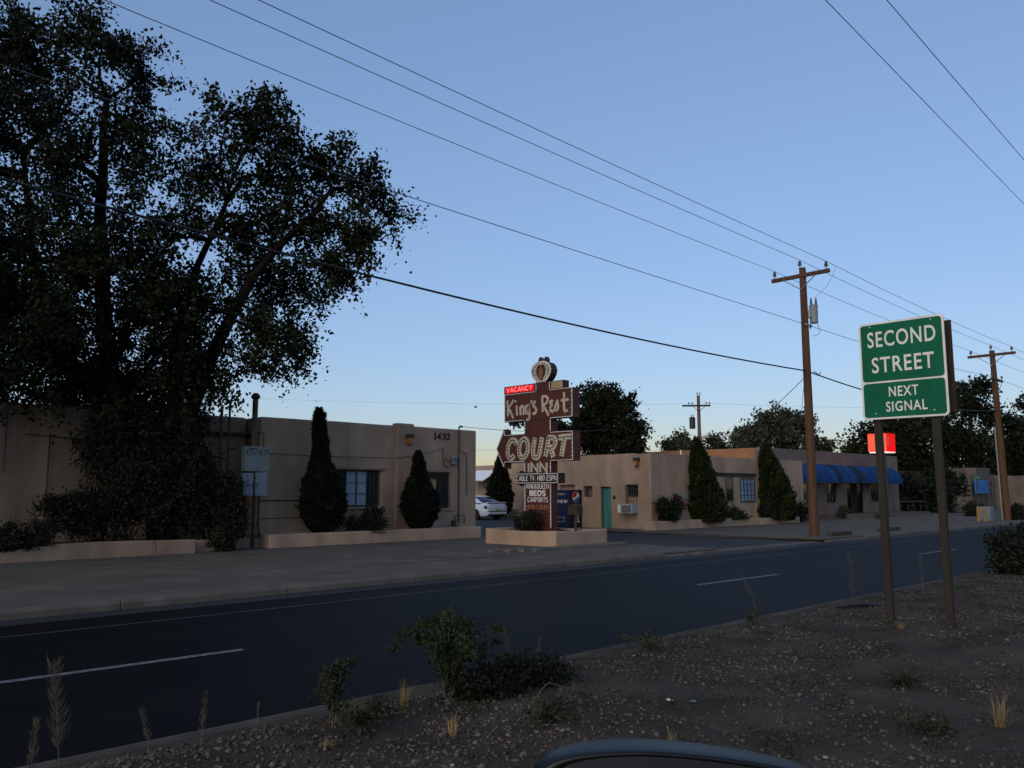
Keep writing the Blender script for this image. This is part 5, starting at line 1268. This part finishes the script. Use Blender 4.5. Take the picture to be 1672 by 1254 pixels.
def feather(label, x, y, h, lean, n=26, m='stalk'):
    n = int(n*3.2)
    t = thing('dry_weed', label, 'weed', (x,y,mz(x,y)), 'dry stalks on the median')
    z = mz(x,y); mb = MB()
    top = Vector((x+lean[0], y+lean[1], z+h)); base = Vector((x,y,z-.02)); mid = base.lerp(top,.5)+Vector((lean[0]*-.12, lean[1]*-.12, 0))
    path = limb(mb, [base, mid, top], .0032, .0010, 5)
    mb.build('stem', M[m], t)
    fb = MB()
    for k in range(n):
        fi = random.uniform(len(path)*.28, len(path)-1.01); i = int(fi); q = path[i].lerp(path[i+1], fi-i)
        a = random.random()*6.283; l = h*random.uniform(.08,.2)*(1.15-i/len(path)*.6)
        e = q+Vector((math.cos(a)*l*.55, math.sin(a)*l*.55, l*.8))
        fb.tube([q, q.lerp(e,.5)+Vector((math.cos(a)*l*.12, math.sin(a)*l*.12, -l*.05)), e], [.0009,.0012,.0004], 3)
    struct(fb.build('side_shoots', M[m], t), 'stuff')
    return t
weed('leafy_weed', 'tall green leafy weed at the kerb, left of centre', (4.32,5.20,mz(4.32,5.20)), .68, .36, 26, 60, .014, 'weed', droop=.35)
bush('median_shrub', 'low dark shrub right of the tall green weed', (4.95,5.0,.13), [(4.75,5.0,.25,.30,.25,.17),(5.1,5.0,.22,.32,.26,.15),(4.45,5.1,.22,.25,.2,.16)], 5200, .022, 'shrub', clump=.05, up=.4)
weed('leafy_weed', 'grey-green weed left of the tall green weed', (3.25,5.15,mz(3.25,5.15)), .46, .13, 14, 20, .014, 'weed_grey')
weed('leafy_weed', 'low spreading grey-green weed at the gravel edge', (3.35,4.95,mz(3.35,4.95)), .20, .30, 16, 18, .014, 'weed_grey')
weed('leafy_weed', 'small dark green weed by the bent stick', (4.35,4.15,mz(4.35,4.15)), .10, .20, 12, 14, .016, 'weed_grey')
weed('leafy_weed', 'small grey-green weed in the gravel before the sign posts', (7.3,2.9,mz(7.3,2.9)), .10, .16, 10, 12, .015, 'weed_grey')
weed('leafy_weed', 'small grey-green weed low at the right of the gravel', (6.0,2.2,mz(6.0,2.2)), .10, .16, 10, 12, .015, 'weed_grey')
weed('leafy_weed', 'pale green weed along the kerb right of the dark shrub', (6.9,5.2,mz(6.9,5.2)), .16, .3, 16, 12, .013, 'weed_grey')
weed('leafy_weed', 'small sprig of weed on the kerb before the lane dash', (9.3,5.45,mz(9.3,5.45)), .20, .12, 10, 8, .012, 'weed_grey')
tuft('straw yellow grass tuft beside the tall green weed', 3.95, 5.28, .24, 60, .07)
tuft('orange straw grass tuft in the gravel below the dark shrub', 3.74, 4.47, .17, 55, .05)
tuft('small straw tuft beside the bent stick', 4.45, 4.35, .10, 22, .04)
tuft('yellow straw tuft between the green sign posts', 10.25, 4.05, .12, 50, .09)
tuft('tall straw grass tuft at the lower right edge', 6.55, 1.95, .30, 60, .12)
tuft('straw tuft just above the car mirror', 4.55, 3.28, .12, 26, .04)
tuft('straw tuft at the left gravel edge', 2.95, 4.75, .09, 40, .06)
tuft('straw tuft right of the second sign post', 12.1, 4.35, .16, 40, .1, 'stalk')
feather('tall pale feathery dry stalk at the lower left corner', 1.50, 5.08, .62, (-.06,.05), 60)
feather('short pale feathery stalk beside the tall one at lower left', 1.36, 5.10, .34, (.02,.03), 40)
feather('thin dry stalk on the kerb left of the gravel', 2.18, 5.62, .26, (-.06,.02), 26)
feather('dry stalk at the kerb above the gravel corner', 2.42, 5.40, .32, (.03,.03), 26)
feather('dry stalk among weeds left of the grey-green weed', 2.75, 5.30, .20, (.02,.02), 20)
feather('purple-grey dry stalk right of the dark shrub', 5.35, 5.55, .42, (-.08,.04), 30)
feather('dry stalk leaning right beyond the dark shrub', 5.55, 5.45, .30, (.06,0), 26)
feather('spindly dry stalk on the kerb left of the sign posts', 9.6, 5.5, .62, (-.25,.1), 22)
feather('thin tall dry stalk seen between the sign posts', 11.6, 5.2, .75, (.05,.05), 24)
feather('thin dry stalk right of the sign posts', 13.6, 5.0, .55, (.1,.05), 24)
gs = MB()
for k in range(3400):
    x = 1.6+17*random.random()**1.6; y = random.uniform(.8, 5.5)
    if noise.noise(Vector((x*.6, y*.6, 20))) < .02: continue
    tuft_geo(gs, (x,y,mz(x,y)), random.uniform(.010,.05), 6, .055)
o = gs.build('dry_grass', M['stalk']); tag(struct(o,'stuff'), 'sparse short dry grass growing through the median gravel', 'grass')
gl = []
for k in range(220):
    x = 1.8+16*random.random()**1.5; y = random.uniform(.9, 5.4)
    c = np.array([x,y,mz(x,y)+.02]); gl.append(c+rng.normal(size=(26,3))*np.array([.07,.07,.012]))
o = link('ground_weeds', leaf_mesh('ground_weeds', np.concatenate(gl), .014, up=.2, elong=2.2), M['weed_grey']); tag(struct(o,'stuff'), 'flat grey-green weeds scattered over the median gravel', 'weed')
def litter(label, x, y, s, m):
    me = bpy.data.meshes.new('litter'); bm = bmesh.new(); bmesh.ops.create_grid(bm, x_segments=5, y_segments=5, size=s)
    for v in bm.verts: v.co.z += random.uniform(0,.5)*s; v.co.x += random.uniform(-.2,.2)*s
    bm.to_mesh(me); bm.free(); o = link('litter', me, M[m]); o.location = (x,y,mz(x,y)+.012); o.rotation_euler = (0,0,random.random()*3)
    tag(o, label, 'litter', 'scraps of litter on the gravel')
litter('crumpled white paper scrap on the gravel', 5.40, 3.88, .026, 'white')
litter('pale blue plastic scrap beside the white paper', 5.50, 3.74, .022, 'box_blue')
o = MB().tube([(4.30,4.35,mz(4.3,4.35)+.01),(4.42,4.42,mz(4.4,4.4)+.03),(4.62,4.48,.27),(4.72,4.5,.30),(4.95,4.45,.21),(5.05,4.55,.26)], [.006,.006,.005,.005,.004,.002], 5).build('stick', M['stalk']); tag(o, 'bent pale stick lying on the gravel by the dark shrub', 'stick')
o = MB().tube([(11.2,5.25,.17),(11.45,5.05,.20),(11.7,4.95,.17),(12.0,4.72,.16)], [.02,.035,.03,.015], 6).build('tyre_scrap', M['black']); tag(o, 'black strip of tyre rubber beside the left sign post', 'litter')
o = MB().tube([(11.3,3.15,.16),(11.4,3.0,.19),(11.3,2.8,.16)], [.012,.022,.012], 6).build('tyre_scrap', M['black']); tag(o, 'small black rubber scrap right of the right sign post', 'litter')

# ================================================================== PHOTOGRAPHER'S CAR
cd = thing('near_car', 'dark car door with grey wing mirror at the bottom of the frame', 'car', (.3,.3,.3))
MB().box(-.9,1.15,.22,.30,.35,1.22).build('door', M['cap_grey'], cd, bevel=.03, seg=3)
MB().box(-.9,1.15,.20,.31,1.222,1.25).build('window_seal', M['cap_black'], cd, bevel=.008)
mo = Vector((.69,.50,0)); tdir = Vector((-0.7205,0.6935,0)); ndir = Vector((-0.6935,-0.7205,0))
def FM(u, v, w):
    p = mo+tdir*u+ndir*w; return (p.x, p.y, v)
rim = [(0.1232, 1.4827), (0.1095, 1.4922), (0.0858, 1.4984), (0.0532, 1.5013), (0.0176, 1.5018), (-0.0357, 1.4979), (-0.0887, 1.4911), (-0.1298, 1.4827), (-0.15, 1.472), (-0.1514, 1.4413), (-0.126, 1.3972), (-0.0495, 1.3754), (0.0783, 1.3781), (0.1247, 1.4082), (0.1315, 1.458)]
rim = smooth(rim+[rim[0]], 3)[:-1]
cu_, cv_ = -0.000, 1.459
def ringsec(s, w): return [FM(cu_+(u-cu_)*s, cv_-.004+(v-cv_)*s, w) for u, v in rim]
def shell(secs, name, m, cap=False):
    v = []; f = []; n = len(rim)
    for s_ in secs: v += s_
    for i in range(len(secs)-1):
        for k in range(n): f.append((i*n+k, i*n+(k+1) % n, (i+1)*n+(k+1) % n, (i+1)*n+k))
    if cap: f.append(tuple((len(secs)-1)*n+k for k in range(n)))
    return MB().add(v, f).build(name, m, cd, smooth=True)
shell([ringsec(1.03,-.010), ringsec(1.03,-.022), ringsec(1.0,-.040), ringsec(.90,-.062), ringsec(.72,-.085), ringsec(.4,-.095)], 'mirror_cap', M['cap_grey'], True)
shell([ringsec(1.029,-.011), ringsec(1.02,-.002), ringsec(.98,.002), ringsec(.90,-.002), ringsec(.84,-.018), ringsec(.82,-.04)], 'mirror_rim', M['cap_black'])
mg = MB(); mg.add(ringsec(.83,-.024)+ringsec(.83,-.032), [tuple(range(len(rim)))]); mg.build('mirror_glass', M['mirror'], cd)
MB().tube([FM(-.10,1.38,-.07), (.74,.36,1.30), (.72,.27,1.2)], [.035,.03,.03], 8).build('mirror_arm', M['cap_black'], cd)

# ---- a small bird crossing the sky left of the motel sign
bd = thing('bird', 'tiny dark bird flying left of the motel sign', 'bird', (22.4,25.42,5.12))
bx0, by0, bz0 = bd.location
MB().tube([(bx0-.09,by0,bz0-.01),(bx0-.04,by0,bz0),(bx0+.02,by0,bz0+.005),(bx0+.06,by0,bz0+.012),(bx0+.085,by0,bz0+.01)], [.006,.022,.026,.015,.003], 7).build('body', M['black'], bd, smooth=True)
for s_ in (-1, 1):
    MB().add([(bx0+.03,by0,bz0+.012),(bx0-.03,by0,bz0+.01),(bx0-.05,by0+s_*.09,bz0+.06),(bx0-.07,by0+s_*.17,bz0+.045),(bx0+.0,by0+s_*.10,bz0+.068)], [(0,1,2,4),(4,2,3)]).build('wing', M['black'], bd)
